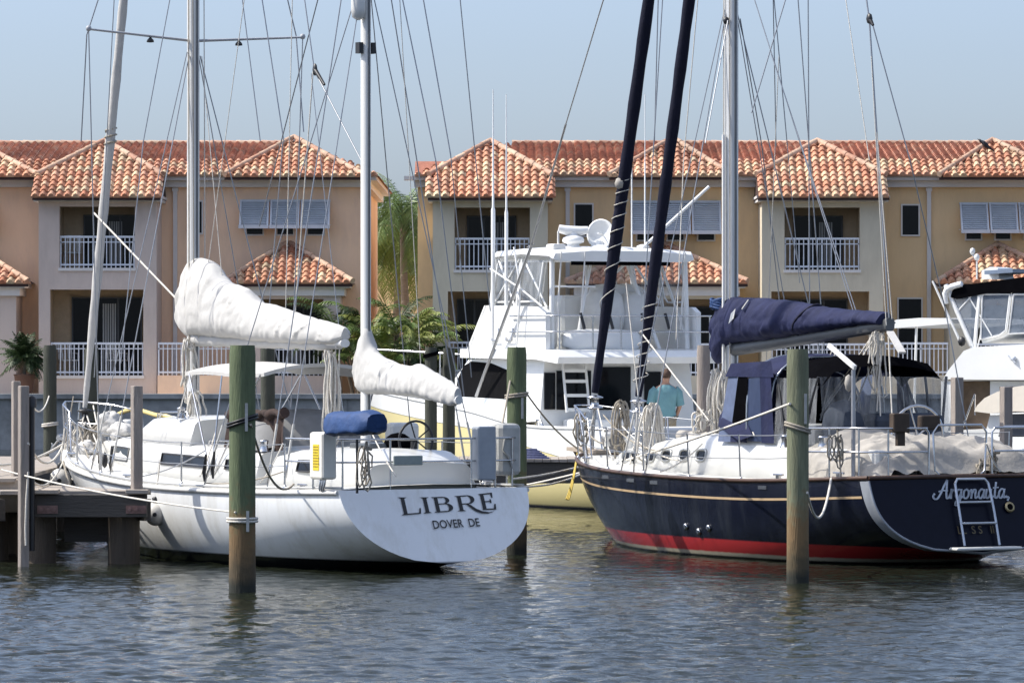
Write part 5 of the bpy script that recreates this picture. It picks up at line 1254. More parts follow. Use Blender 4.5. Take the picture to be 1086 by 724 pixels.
for (x0,y0,l0,x1,y1,l1,ex,rr,nm) in [
    (684,528-40,.6,664,300,.3,0,.009,'sheet'),(700,530-45,.8,678,440,.2,0,.009,'sheet'),(752,446,.8,682,355,.1,0,.012,'sheet'),
    (694,150,0,698,0,0,1,.009,'stay'),(725,170,.3,740,0,.2,1,.008,'halyard'),(717,360,.8,725,170,.3,0,.008,'halyard'),
    (748,152,1.0,772,22,.15,0,.009,'shroud'),
    (797,120,.9,833,0,.4,.8,.009,'stay'),
    (808,155,-.7,785,20,-.1,0,.009,'shroud'),(838,420,-1.75,808,155,-.7,0,.009,'shroud'),
    (823,155,-.8,820,0,-.5,1,.008,'stay'),(812,400,-.6,826,60,-.2,0,.006,'halyard'),(835,155,-.8,821,0,-.5,1,.008,'stay'),(848,300,-1,835,155,-.8,0,.006,'stay'),
    (859,395,-.3,857,0,-.2,1,.009,'stay'),(905,330,-.2,832,100,0,.5,.008,'stay'),(908,330,-.1,870,215,0,1.4,.008,'topping_lift'),
    (922,170,.2,897,0,.1,1,.007,'halyard'),(943,340,0,922,22,0,0,.013,'topping_lift'),(922,22,0,919,0,0,4,.012,'topping_lift'),
    (965,170,-.4,926,28,0,0,.009,'stay'),(1003,330,-1.2,965,170,-.4,0,.009,'stay'),(1030,480,-1.4,1003,330,-1.2,0,.009,'stay'),
    (946,338,0,930,140,0,0,.008,'halyard'),(940,345,.1,924,60,.05,0,.007,'halyard')]:
    line(arg, AF.ly(x0,y0,l0), AF.ly(x1,y1,l1), rr, nm, ropew if nm in ('halyard','sheet') else wire, ex)
m = MB(); q = AF.ly(922,20,0); m.ball(q,(.06,.04,.08),8); m.tube([q,AF.ly(926,27,0)],[.04,.02],6); m.build('block', blackp, arg)
# mainsheet falls under the boom end
for (a_,b_) in ((936,930),(930,934),(938,905),(925,897),(942,946),(933,870),(928,872),(887,870),(884,858)):
    line(arg, AF.ly(a_,352 if a_>900 else 368,0), AF.ly(b_,432+random.randint(0,14),.15), .011, 'mainsheet', ropew)
m = MB(); coil(m, AF.ly(930,352,.1), .9, .16, 6, .012, 31, (-.463,-.886,0)); m.build('rope_coil', ropew, arg)
m = MB(); a_, b_ = AF.ly(944,352,.1), AF.ly(957,374,.25); m.bar(a_,b_,.10,.03); m.build('boom_strap', canvw, arg)
# panel on a pole at the port quarter, its sun glint painted white
pp = AF.ly(905,392,1.45); m = MB(); m.tube([(pp.x,1.45,1.18),(pp.x,1.45,pp.z)], .030, 8); po = m.build('radar_pole', M('pole_aluminium', (.40,.40,.41), .4, metal=.6), arg)
a_, b_ = AF.ly(879,366,1.45), AF.ly(907,390,1.45); m = MB(); m.bar(a_,b_,.04,.06,up=(0,0,1)); m.build('solar_panel', M('panel_glint_white', (.85,.83,.78), .28, metal=.2, var=.03), po)
m = MB(); m.ball(pp+V((.12,0,-.18)), (.06,.06,.12), 8); m.build('hanging_knot', canvt, po)
# rails and life lines
for sd in (1,-1): stanchions(arg, AH, [1.6,3.0,4.4,5.8,7.2,8.6,9.7], sd, .66, (.65,.33), lean=.03)
for sd in (1,-1):
    loop3([(9.7,sd*.62,1.86),(10.3,sd*.42,2.0),(10.85,sd*.2,2.06),(11.0,0,2.06)], .015, arg, 'pulpit'); loop3([(9.9,sd*.50,1.28),(10.3,sd*.42,2.0)], .014, arg, 'pulpit'); loop3([(10.6,sd*.16,1.3),(10.85,sd*.2,2.06)], .014, arg, 'pulpit'); loop3([(9.8,sd*.6,1.58),(10.6,sd*.25,1.68),(10.95,0,1.7)], .012, arg, 'pulpit'); loop3([(9.4,sd*.68,1.26),(9.5,sd*.70,1.88),(9.7,sd*.62,1.9)], .012, arg, 'pulpit')
m = MB(); m.bar((10.3,0,1.34),(11.25,0,1.38),.26,.06); m.build('bowsprit', M('bow_platform', (.40,.33,.26), .7, var=.2), arg)
m = MB(); m.tube([(11.2,.02,1.36),(10.9,.02,1.1),(10.72,.02,.88)], .028, 6); m.prism([(10.70,.16,1.05),(10.62,.0,.72),(10.66,-.12,1.05)],[(10.76,.15,1.05),(10.68,.0,.70),(10.72,-.11,1.05)]); m.build('anchor', M('rusty_anchor', (.24,.17,.10), .7, metal=.3, var=.3), arg)
m = MB()
for k in range(3): m.tube(sag((10.9-.1*k,.12+.05*k,1.33),(10.35-.12*k,.62+.04*k,.62),.08,8), .011, 5)
m.build('yellow_rope', M('yellow_rope', (.58,.42,.08), .8, var=.2), arg)
zt_ = 1.22
for h in (.66,.34):
    loop3([(1.6,1.66,zt_+h-.02),(.5,1.60,zt_+h),(.2,1.5,zt_+h),(.08,1.25,zt_+h),(.03,.62,zt_+h)], .016, arg, 'stern_rail'); loop3([(1.6,-1.66,zt_+h-.02),(.5,-1.60,zt_+h),(.2,-1.5,zt_+h),(.08,-1.25,zt_+h),(.03,-.45,zt_+h)], .016, arg, 'stern_rail')
for y in (.6,-.42): loop3([(.03,y,zt_),(.03,y,zt_+.6),(.03,y+.05*(1 if y>0 else -1),zt_+.66)], .016, arg, 'stern_rail')
loop3([(.03,.50,zt_+.08),(.03,.53,zt_+.6),(.03,.45,zt_+.70),(.03,-.25,zt_+.70),(.03,-.33,zt_+.6),(.03,-.30,zt_+.08),(.03,-.22,zt_+.02),(.03,.42,zt_+.02),(.03,.50,zt_+.08)], .016, arg, 'stern_gate')
for x, y in ((.3,1.54),(.1,1.2),(.3,-1.54),(.1,-1.2),(.9,1.64)): loop3([(x,y,zt_-.02),(x,y,zt_+.66)], .014, arg, 'stern_rail')
brn = M('brown_leather_cover', (.055,.036,.022), .7, var=.25, scale=8)
q = AF.lx(954,449,.1); m = MB(); m.rbox((q.x-.06,q.y-.13,q.z-.12),(q.x+.06,q.y+.13,q.z+.14),.015); m.box((q.x-.03,q.y-.07,q.z-.3),(q.x+.03,q.y+.05,q.z-.12)); m.build('covered_horseshoe', brn, arg)
q = AF.lx(985,448,.1); m = MB(); m.rbox((q.x-.07,q.y-.145,q.z-.10),(q.x+.07,q.y+.145,q.z+.10),.02); m.build('covered_grill', brn, arg)
for (x_,y_,s_) in ((888,462,41),(1052,475,42),(1040,488,43)):
    m = MB(); coil(m, AF.lx(x_,y_,.12) if x_ > 950 else AF.ly(x_,y_,1.66), .42, .12, 5, .012, s_, (0,1,0) if x_ > 950 else (-.463,-.886,0)); m.build('rope_coil', roped, arg)
# coils at the mast and on the foredeck
m = MB(); coil(m, AF.ly(759,392,.35), 1.15, .20, 14, .018, 51, (-.463,-.886,0)); m.build('rope_coil', ropew, arg); m = MB(); coil(m, AF.ly(768,394,.3), 1.0, .18, 12, .018, 52, (-.463,-.886,0)); m.build('rope_coil', ropew, arg)
m = MB(); coil(m, AF.ly(692,428,.75), 1.25, .28, 14, .018, 53, (-.463,-.886,0)); m.build('rope_coil', ropew, arg)
m = MB(); coil(m, AF.ly(660,425,.3), 1.0, .24, 10, .016, 54, (-.463,-.886,0)); m.build('rope_coil', roped, arg); m = MB(); coil(m, AF.ly(618,438,.3), .6, .22, 8, .014, 55, (-.463,-.886,0)); m.build('rope_coil', roped, arg)
m = MB(); coil(m, AF.ly(747,436,.6), .35, .28, 10, .016, 57, (-.463,-.886,0)); m.build('rope_coil', ropew, arg)
m = MB(); a_, b_ = AF.ly(722,462,.6), AF.ly(752,464,.6); m.tube([a_,b_],.09,10); m.build('rolled_mat', canvt, arg)
m = MB(); q = AF.ly(655,470,.0); m.ball((q.x,q.y,1.55),(.3,.25,.2),12); m.build('bagged_sail', M('dark_grey_bag', (.16,.16,.17), .85, var=.2), arg)
for px_ in (645,668,735): q = AF.ly(px_,478,.2); m = MB(); m.lathe([(.06,0),(.06,.1),(.1,.14),(.1,.2),(.05,.22)], (q.x,.2,zd(q.x)+.2), 12); m.build('vent', gel, arg)
for x in (8.9,2.2,.8):
    for sd in (1,-1):
        a_ = AH.deck(AH.t_at(x),sd); m = MB(); m.tube([(x-.13,a_.y-sd*.12,a_.z+.10),(x+.13,a_.y-sd*.12,a_.z+.10)], .018, 6); m.box((x-.04,a_.y-sd*.12-.02,a_.z),(x+.04,a_.y-sd*.12+.02,a_.z+.09)); m.build('deck_cleat', steel, arg)
for x in (2.9,1.9):
    for sd in (1,-1): m = MB(); m.lathe([(.085,0),(.07,.03),(.055,.09),(.07,.15),(.072,.17),(.03,.18)], (x,sd*1.13,1.57), 12); m.build('winch', steel, arg)
for sd in (1,-1):
    chain(arg, AH, 6.25, sd, (6.36,sd*1.15,8.2)); chain(arg, AH, 5.85, sd, (6.34,sd*.10,7.9)); chain(arg, AH, 6.75, sd, (6.38,sd*.10,7.95), .008)

for (x0,y0,l0,x1,y1,l1,dr,rr,mt) in [(632,430,0,618,486,.2,.03,.012,ropew),(634,432,0,650,488,.9,.06,.012,ropew),(640,440,.2,700,478,1.2,.12,.012,roped),(678,440,0,668,492,.9,.03,.012,ropew),(660,452,.4,720,488,1.4,.10,.012,ropew),(776,392,.1,800,462,1.2,.03,.010,ropew),(612,440,.1,640,470,.6,.10,.014,roped),(745,470,1.2,700,500,1.7,.06,.012,ropew),(888,455,1.6,892,505,1.65,.0,.012,roped),(1046,470,-.2,1060,500,-.5,.03,.012,ropew)]:
    line(arg, AF.ly(x0,y0,l0), AF.ly(x1,y1,l1), rr, 'deck_line', mt, 0, dr)
# ------------------------------------------------------------------ sport fishing boat
SF = Fr(3.49, 86.0, 27)
spf = thing('motorboat', 'white sport fishing boat with a flybridge, radar and satellite dish on its hardtop', 'fishing boat', (3.49,86,0), SF.rz)
SH = Hull(14.3, [(0,2.05),(.2,2.25),(.45,2.3),(.65,2.0),(.82,1.35),(.94,.6),(1,.05)], [(0,1.48),(.2,1.50),(.35,1.75),(.6,2.0),(1,2.3)], [(0,-.5),(.5,-.7),(1,-.3)], lambda v: 0, lambda v: 14.3-1.7*(1-v), p=4.2, q=2.6)
yel = M('pale_yellow_hull', (.72,.62,.30), .25, var=.04, scale=1, coat=.3)
zpaint(yel, [(.05,(.03,.03,.05),.02,0)])
wht = M('white_fibreglass', (.80,.80,.78), .3, var=.04, scale=2, coat=.2)
whs = M('white_vinyl', (.70,.69,.66), .6, var=.08, scale=3, bump=.2)
SH.mesh().build('hull', yel, spf); SH.transom().build('transom', yel, spf)
for sd in (1,-1):
    m = MB(); A = []; B = []
    for i in range(41):
        t = i/40; zz = sinterp(SH.sheer,t); zk = sinterp(SH.keel,t); lo_ = interp([(0,.85),(.1,.95),(.35,1.44),(.6,1.66),(1,1.96)],t)
        for lst, z in ((A,lo_),(B,zz)): p = SH.pt(t,(z-zk)/(zz-zk),sd); lst.append(V((p.x,p.y+sd*.012,p.z)))
    m.loft([A,B], closed=False); m.build('bulwark', wht, spf); SH.rail(sd,0,.995,.035,.01).build('rub_rail', wht, spf)
# side decks, foredeck; open cockpit aft of the house
m = MB(); rows = []
for i in range(31):
    t = lerp(.235,1,i/30); a_ = SH.deck(t); rows.append([V((a_.x,a_.y*j*.99,a_.z+.10*(1-j*j)*min(1,a_.y))) for j in (1,.5,0,-.5,-1)])
m.loft(rows, closed=False); m.build('deck', wht, spf)
m = MB(); m.box((.1,-1.7,.74),(3.3,1.7,.78)); m.build('cockpit_sole', gel2, spf)
for sd in (1,-1): m = MB(); m.rbox((.0,sd*1.62,.76),(3.3,sd*2.03,1.50),.06); m.build('coaming', wht, spf)
m = MB(); m.rbox((-.02,-1.95,.7),(.32,1.95,1.52),.06); m.build('coaming', wht, spf)
w_ = 1.68
def sp(px, py, ly=w_): q = SF.ly(px,py,ly); return (q.x,q.z)
# house: side profile across the boat
prof = [(3.3,1.42),(3.3,2.72),(6.1,2.74),(6.5,2.72),(7.3,2.16),(8.3,1.74),(8.3,1.55)]
m = MB(); m.prism([V((x,w_-.10*(z-1.4),z)) for x,z in prof],[V((x,-w_+.10*(z-1.4),z)) for x,z in prof]); hs = m.build('house', wht, spf)
def side_panel(pts, off, name, mt, par, ly=w_):
    m = MB()
    for sd in (1,-1):
        A = [V((x, sd*(ly-.10*(z-1.4)+off), z)) for x,z in pts]; B = [V((p.x,p.y-sd*.03,p.z)) for p in A]
        m2 = m.prism(A,B)
    return m.build(name, mt, par)
win = [sp(480,420),sp(481,402),sp(486,388),sp(494,383),sp(515,385),sp(532,392),sp(541,402),sp(546,418),sp(548,424)]
for sd in (1,-1):
    m = MB(); A = [V((x, sd*(w_-.10*(z-1.4)+.008), max(1.5,z))) for x,z in win]; B = [V((p.x,p.y-sd*.03,p.z)) for p in A]; m.prism(A,B); m.build('side_window', M('mesh_window', (.008,.008,.009), .95, var=.2, spec=.03), hs)
# front window panels on the sloping face
m = MB(); m.add([(6.62,1.3,2.66),(6.62,-1.3,2.66),(7.25,-1.35,2.22),(7.25,1.35,2.22)],[(0,1,2,3)]); m.build('windscreen', glass, hs)
# aft bulkhead: recess frames, door, window, ladder
def ab(px, py): q = SF.lx(px,py,3.3); return q.y, q.z
def aft_win(x0,x1,y0,y1,name='aft_window'):
    a_, b_ = ab(x0,y0), ab(x1,y1); m = MB(); m.box((3.262,a_[0],a_[1]),(3.299,b_[0],b_[1])); return m.build(name, glass, hs)
aft_win(577,588,395,434); aft_win(590,626,393,434,'door'); aft_win(634,668,389,434); aft_win(683,700,394,434)
m = MB()
for px_ in (592,616): q0, q1 = ab(px_,376), ab(px_,437); m.tube([(3.15,q0[0],q0[1]),(2.95,q1[0],q1[1])], .026, 6)
for py_ in (393,404,419,434): a_, b_ = ab(592,py_), ab(616,py_); k = lerp(3.15,2.95,(py_-376)/61); m.bar((k,a_[0],a_[1]),(k,b_[0],b_[1]),.03,.06)
m.build('ladder', wht, spf)
q = ab(640,447); m = MB(); m.rbox((2.5,q[0]-.8,.78),(3.25,q[0]+.9,1.62),.05); m.build('tackle_centre', wht, spf)
m = MB(); a_ = SF.ly(588,470,2.1); m.tube([(2.6,2.06,1.0),(2.6,2.10,1.5),(2.52,2.12,1.62),(2.38,2.12,1.62),(2.3,2.1,1.5),(2.3,2.06,.9)], .022, 7); m.build('hand_rail', steel, spf)
# flybridge
z0f = 2.74
m = MB(); pr = [(2.35,2.66),(2.30,2.78),(2.45,2.90),(3.2,2.93),(6.4,2.93),(6.4,2.76),(3.2,2.73)]
m.prism([V((x,1.78,z)) for x,z in pr],[V((x,-1.78,z)) for x,z in pr]); m.build('flybridge_deck', wht, spf)
pr = [(3.05,2.9),(3.05,3.62),(3.25,3.72),(5.55,3.76),(5.95,3.3),(6.35,2.92)]
for sd in (1,-1): m = MB(); m.prism([V((x,sd*1.66,z)) for x,z in pr],[V((x,sd*1.56,z)) for x,z in pr]); m.build('flybridge_side', wht, spf)
m = MB(); m.prism([V((5.5,1.66,3.76)),V((5.6,1.66,3.76)),V((6.35,1.66,2.92)),V((6.2,1.66,2.92))],[V((5.5,-1.66,3.76)),V((5.6,-1.66,3.76)),V((6.35,-1.66,2.92)),V((6.2,-1.66,2.92))]); m.build('flybridge_front', wht, spf)
# console, covered seats, bench
m = MB(); m.rbox((4.3,-.65,2.9),(4.9,.65,3.95),.08); m.build('console', wht, spf)
m = MB(); m.rbox((3.7,1.05,2.93),(4.3,1.52,3.62),.06); st0 = m.build('cool_box', whs, spf)
m = MB()
for i in range(5): m.box((3.692,1.20+i*.05,3.40),(3.699,1.235+i*.05,3.45))
m.build('vent_slots', blackp, st0)
def lump(c, r, sd, name, mt, par):
    m = MB(); rings = []
    for i in range(15):
        a = -math.pi/2+math.pi*i/14; k = max(.02,math.cos(a)); z = math.sin(a)
        rg = []
        for j in range(20):
            b = 2*math.pi*j/20; d = 1+.10*noise.noise(V((math.cos(b)*2+sd,math.sin(b)*2,z*2)))
            cc, ss = math.cos(b), math.sin(b)
            rg.append(V((c[0]+r[0]*k**.5*math.copysign(abs(cc)**.7,cc)*d, c[1]+r[1]*k**.5*math.copysign(abs(ss)**.7,ss)*d, c[2]+r[2]*math.copysign(abs(z)**.8,z)*d)))
        rings.append(rg)
    m.loft(rings, caps=True); return m.build(name, mt, par)
q = SF.lx(640,335,3.9); lump((3.9,q.y,3.62),(.35,.38,.42),1,'covered_seat',whs,spf); q = SF.lx(672,335,3.9); lump((3.9,q.y,3.6),(.35,.36,.42),5,'covered_seat',whs,spf); q = SF.lx(655,320,4.2); lump((4.2,q.y,3.8),(.3,.62,.36),9,'covered_console',whs,spf)
q = SF.lx(640,362,3.2); lump((3.25,q.y,3.08),(.22,.85,.22),13,'bench_cover',wht,spf)
m = MB(); qa, qb = SF.lx(580,345,2.6), SF.lx(735,345,2.6)
for z in (3.25,3.55): m.tube([(4.4,1.72,z),(2.75,1.72,z),(2.6,1.6,z),(2.6,-1.6,z),(2.75,-1.72,z),(4.4,-1.72,z)], .016, 6)
for y in (1.6,.9,.3,-.3,-.9,-1.6): m.tube([(2.6,y,2.92),(2.6,y,3.55)], .015, 6)
m.build('flybridge_rail', steel, spf)
m = MB()
for y in (1.1,.5,-.2,-.7): m.tube([(2.55,y,3.3),(2.62,y+.05,3.6)], .03, 6)
m.build('rod_holder', blackp, spf)
# hardtop and its posts
rings = []
for x, dz, k in ((3.05,-.03,.97),(3.15,.03,1),(4.3,.08,1),(5.4,.05,.99),(5.65,0,.95)):
    rings.append([V((x,1.55*k,4.64+dz)),V((x,1.50*k,4.74+dz)),V((x,.7*k,4.80+dz)),V((x,-.7*k,4.80+dz)),V((x,-1.50*k,4.74+dz)),V((x,-1.55*k,4.64+dz)),V((x,-1.4*k,4.60+dz)),V((x,1.4*k,4.60+dz))])
m = MB(); m.loft(rings, caps=True, smooth=False); ht = m.build('hardtop', wht, spf)
for (x0,y0,z0,x1,y1,z1,r_) in [(3.2,1.45,2.93,3.25,1.42,4.64,.05),(3.2,-1.45,2.93,3.25,-1.42,4.64,.05),(5.5,1.58,3.7,5.5,1.45,4.64,.035),(5.5,-1.58,3.7,5.5,-1.45,4.64,.035),(4.4,1.58,3.7,4.4,1.45,4.64,.03),(4.4,-1.58,3.7,4.4,-1.45,4.64,.03),
    (4.4,1.6,3.7,5.4,1.45,4.64,.022),(5.4,1.6,3.7,4.5,1.45,4.64,.022),(3.3,1.5,3.7,4.3,1.45,4.59,.022),(4.4,-1.6,3.7,5.4,-1.45,4.64,.022),(3.3,-1.5,3.1,4.2,-1.4,4.59,.03),(3.3,-.9,2.93,3.9,-.5,4.62,.04),(3.3,.9,2.93,3.6,.4,4.62,.03),(3.25,1.42,4.1,3.25,.5,4.1,.02),(5.5,.5,3.7,5.5,.5,4.64,.025),(5.5,-.5,3.7,5.5,-.5,4.64,.025)]:
    m = MB(); m.tube([(x0,y0,z0),(x1,y1,z1)], r_, 7); m.build('hardtop_post', wht, spf)
m = MB(); m.box((3.06,1.1,4.50),(3.10,-1.0,4.64)); m.build('rolled_curtain', black, ht)
for sd in (1,-1):
    m = MB(); m.add([(5.5,sd*1.585,3.74),(3.4,sd*1.56,3.74),(3.4,sd*1.44,4.60),(5.5,sd*1.46,4.60)],[(0,1,2,3)]); m.build('clear_curtain', vinyl, ht)
m = MB(); m.add([(5.52,1.5,3.76),(5.52,-1.5,3.76),(5.52,-1.4,4.62),(5.52,1.4,4.62)],[(0,1,2,3)]); m.build('clear_curtain', vinyl, ht)
# radar, satellite dish, aerials
q = SF.lx(608,262,3.7); c_ = V((3.7,q.y,4.79)); m = MB()
m.lathe([(.17,0),(.19,.03),(.16,.06),(.11,.09),(.12,.12),(.20,.15),(.21,.19),(.19,.24),(.12,.27),(.09,.29),(.09,.34)], c_, 20); m.tube([c_+V((.1,.26,.41)),c_+V((.04,.12,.375)),c_+V((-.04,-.12,.365)),c_+V((-.1,-.26,.385))], [.075,.09,.088,.07], 12); m.build('radar', wht, ht)
q = SF.lx(636,260,3.5); c_ = V((3.5,q.y,4.77)); m = MB(); m.lathe([(.22,0),(.23,.04),(.16,.10),(.07,.13),(.06,.2)], c_, 18); dc = c_+V((-.03,0,.33)); n_ = SF.w2l((0,0,0)) ; 
ax = V((-.60,.78,.10)).normalized(); m.lathe([(.02,-.16),(.12,-.15),(.22,-.1),(.275,-.02),(.285,.0),(.26,.0),(.2,-.055),(.1,-.09),(.02,-.1)], dc, 24, axis=ax); m.tube([dc-ax*.08,dc+ax*.12],.018,6); m.build('satellite_dish', wht, ht)
m = MB(); q = SF.lx(682,262,3.5); m.lathe([(.03,0),(.03,.05),(.12,.07),(.12,.09),(.04,.12)], (3.5,q.y,4.79), 12); m.build('antenna_base', wht, ht)
m = MB(); q = SF.lx(592,262,3.4); m.rbox((3.3,q.y-.12,4.77),(3.6,q.y+.16,4.90),.03); m.tube([(3.4,q.y,4.84),(3.4,q.y,5.14)],.02,6); m.build('spotlight', whs, ht)
for (px_,pt,pb,ly_,r0_,r1_) in ((523,95,378,1.66,.045,.010),(537,100,378,1.62,.038,.009),(670,110,262,-.6,.014,.008),(684,100,262,-.9,.016,.009)):
    m = MB(); a_, b_ = SF.ly(px_,pb,ly_), SF.ly(px_,pt,ly_); m.tube([a_,a_.lerp(b_,.55),a_.lerp(b_,.56),b_],[r0_,r0_*.9,r0_*.5,r1_],7); m.build('aerial', wht, spf)
m = MB(); a_, b_ = SF.ly(505,420,1.75), SF.ly(563,262,1.9); c_ = SF.ly(600,132,2.3); d_ = SF.ly(640,0,3.0)
m.tube([a_,b_],.032,7); m.tube([b_,c_],.022,6); m.tube([c_,d_+(d_-c_)*.4],.012,6); m.tube([b_+V((-.15,0,.05)),b_+V((.15,0,.0))],.012,5); m.build('outrigger', M('outrigger_metal', (.40,.40,.40), .4, metal=.5), spf)
m = MB(); a_, b_ = SF.lx(652,290,3.4), SF.lx(752,198,3.0); m.tube([a_,b_],.03,7); m.build('outrigger', wht, spf)
m = MB(); a_, b_ = SF.ly(552,306,1.75), SF.ly(520,262,1.75); 
for (x0,y0,x1,y1) in ((520,285,552,306),(552,306,575,325),(545,262,552,306),(552,306,548,368)): m.tube([SF.ly(x0,y0,1.78),SF.ly(x1,y1,1.78)],.018,6)
m.build('outrigger_brace', wht, spf)
for px_ in (525,540):
    m = MB(); m.tube([SF.ly(px_-4,357,1.68),SF.ly(px_-3,361,1.72),SF.ly(px_+3,361,1.72),SF.ly(px_+4,348,1.68)],.018,6); m.build('bracket', steel, spf)
# bow rail
for sd in (1,-1):
    pts = []; m = MB()
    for i in range(11):
        t = lerp(.5,.985,i/10); a_ = SH.deck(t,sd); p = V((a_.x,a_.y-sd*.08,a_.z+lerp(.35,.62,min(1,i/4)))); pts.append(p)
        if i % 2 == 0: m.tube([V((p.x,p.y,a_.z)),p],.016,6)
    m.tube(pts,.02,6); m.build('bow_rail', steel, spf)

# ------------------------------------------------------------------ person in the cockpit
def skin_body(joints, edges, radii, name, mat, parent, sub=2):
    me = bpy.data.meshes.new(name); me.from_pydata(joints, edges, []); o = bpy.data.objects.new(name, me); col.objects.link(o)
    md_ = o.modifiers.new('skin','SKIN'); 
    for i, r_ in enumerate(radii): me.skin_vertices[0].data[i].radius = (r_, r_) if not isinstance(r_, tuple) else r_
    me.skin_vertices[0].data[0].use_root = True
    sb = o.modifiers.new('sub','SUBSURF'); sb.levels = sub; sb.render_levels = sub
    dg = bpy.context.evaluated_depsgraph_get(); m2 = bpy.data.meshes.new_from_object(o.evaluated_get(dg)); bpy.data.objects.remove(o); bpy.data.meshes.remove(me)
    m2.name = name; m2.materials.clear(); m2.materials.append(mat)
    for p in m2.polygons: p.use_smooth = True
    r2 = bpy.data.objects.new(name, m2); col.objects.link(r2)
    if parent: r2.parent = parent
    ROOTM[r2.name] = Matrix.Identity(4); return r2
pq = SF.l2w((1.35,.42,.78)); pq = V((bx(706,88.0), 88.0, .78))
per = thing('person', 'person in a teal shirt standing with their back to us in the fishing boat cockpit', 'person', pq, R(12))
skm = M('skin', (.42,.24,.17), .6, var=.05); tealm = M('teal_shirt', (.15,.30,.33), .85, var=.12, scale=9, bump=.3); shm = M('khaki_shorts', (.25,.21,.15), .85)
J = [(0,0,.92),(0,.0,1.12),(0,.015,1.32),(0,.0,1.44),(0,.0,1.52),(0,-.03,1.62),(0,-.02,1.70),  # pelvis..head
     (-.19,.0,1.38),(-.27,.04,1.12),(-.20,.22,.98),(-.18,.28,.96), (.19,0,1.38),(.28,.02,1.10),(.24,.16,.90),(.23,.20,.86),
     (-.10,0,.86),(-.11,.0,.48),(-.12,-.02,.08),(-.13,.12,.03), (.10,0,.86),(.12,.02,.48),(.13,-.02,.08),(.14,.12,.03)]
E = [(0,1),(1,2),(2,3),(3,4),(4,5),(5,6),(3,7),(7,8),(8,9),(9,10),(3,11),(11,12),(12,13),(13,14),(0,15),(15,16),(16,17),(17,18),(0,19),(19,20),(20,21),(21,22)]
Rr = [(.16,.12),(.145,.105),(.17,.12),(.11,.09),.055,(.085,.10),(.075,.09),.065,.05,.038,.032,.065,.05,.038,.032,.095,.06,.042,.035,.095,.06,.042,.035]
body = skin_body(J, E, Rr, 'body', skm, per)
m = MB(); rings = []
for z, wx, dy, cy in ((.86,.195,.145,0),(.90,.20,.15,0),(1.0,.185,.14,0),(1.1,.185,.14,0),(1.22,.205,.155,.005),(1.34,.225,.16,.01),(1.40,.215,.14,.01),(1.45,.15,.11,.0),(1.485,.085,.085,-.005)):
    rings.append([V((wx*math.copysign(abs(math.cos(b))**.8,math.cos(b))+.008*noise.noise(V((b*2,z*6,1))), cy+dy*math.copysign(abs(math.sin(b))**.85,math.sin(b))+.022*noise.noise(V((b*2.5,z*7,4))), z)) for b in [2*math.pi*j/28 for j in range(28)]])
m.loft(rings, caps=False)
for e_, sh in (((-.275,.045,1.12),(-.17,0,1.40)),((.285,.025,1.10),(.17,0,1.40))):
    m.tube([V(sh), V(sh).lerp(V(e_),.3)+V((.03*math.copysign(1,e_[0]),0,.02)), V(sh).lerp(V(e_),.65)+V((.015*math.copysign(1,e_[0]),0,0)), V(e_)], [.085,.095,.088,.085], 12)
m.build('shirt', tealm, per)
skin_body([(0,0,.90),(-.10,0,.82),(-.11,0,.52),(.10,0,.82),(.12,.01,.52)], [(0,1),(1,2),(0,3),(3,4)], [(.18,.14),.115,.095,.115,.095], 'shorts', shm, per)
m = MB(); rings = []
for i in range(9):
    a = -.75+(math.pi/2+.75)*i/8; k = max(.02,math.cos(a)); rings.append([V((.092*k*math.cos(b), -.035+.105*k*math.sin(b)-.012, 1.68+.105*math.sin(a))) for b in [2*math.pi*j/14 for j in range(14)]])
m.loft(rings, caps=True); m.build('hair', M('brown_hair', (.07,.035,.02), .7, var=.3, scale=20, bump=.6), per)
m = MB(); m.tube([(-.14,.15,1.0),(-.18,.2,1.0)],.03,6)
for s_ in (-1,1):
    wr = V((-.18,.28,.96)) if s_ < 0 else V((.23,.20,.86))
    for k in range(4): m.tube([wr+V((-.03+.02*k,.03,-.01)), wr+V((-.032+.021*k,.09-.006*abs(k-1.5),-.03)), wr+V((-.03+.02*k,.11-.008*abs(k-1.5),-.06))],[.010,.009,.007],6)
    m.tube([wr+V((.03*s_*-1,.0,0)), wr+V((.055*-s_,.05,-.02)), wr+V((.05*-s_,.08,-.03))],[.012,.010,.008],6)
m.build('hand', skm, per)

# ------------------------------------------------------------------ white flybridge yacht at the right
YF = Fr(8.6, 96.0, -125)
yac = thing('motorboat', 'white flybridge motor yacht with a black bimini at the right edge', 'motor yacht', (8.6,96,0), YF.rz)
YW = -1.75   # near (starboard) side
def yp(px, py, ly=YW): q = YF.ly(px,py,ly); return V((q.x,q.y,q.z))
def both(pts, name, mt, par, y=YW, shrink=0): 
    A = [yp(a,b,y) for a,b in pts]; B = [V((p.x,-p.y,p.z)) for p in A]; m = MB(); m.prism(A,B); return m.build(name, mt, par)
YH = Hull(13.0, [(0,1.8),(.3,2.0),(.6,1.9),(.85,1.0),(1,.05)], [(0,1.25),(.5,1.5),(1,2.0)], [(0,-.4),(1,-.3)], lambda v: -.2, lambda v: 13-1.6*(1-v), p=1.7, q=1.7)
YH.mesh().build('hull', wht, yac); YH.transom().build('transom', wht, yac); YH.deck_mesh().build('deck', wht, yac)
both([(1000,402),(1006,392),(1022,372),(1032,368),(1086,365),(1180,365),(1230,400),(1230,404)], 'flybridge_moulding', wht, yac, -1.95)
both([(998,404),(1012,404),(1010,436),(1004,462),(998,462)], 'side_wing', wht, yac, -1.9)
both([(1050,404),(1200,404),(1215,462),(1050,462)], 'cabin', wht, yac, -1.7)
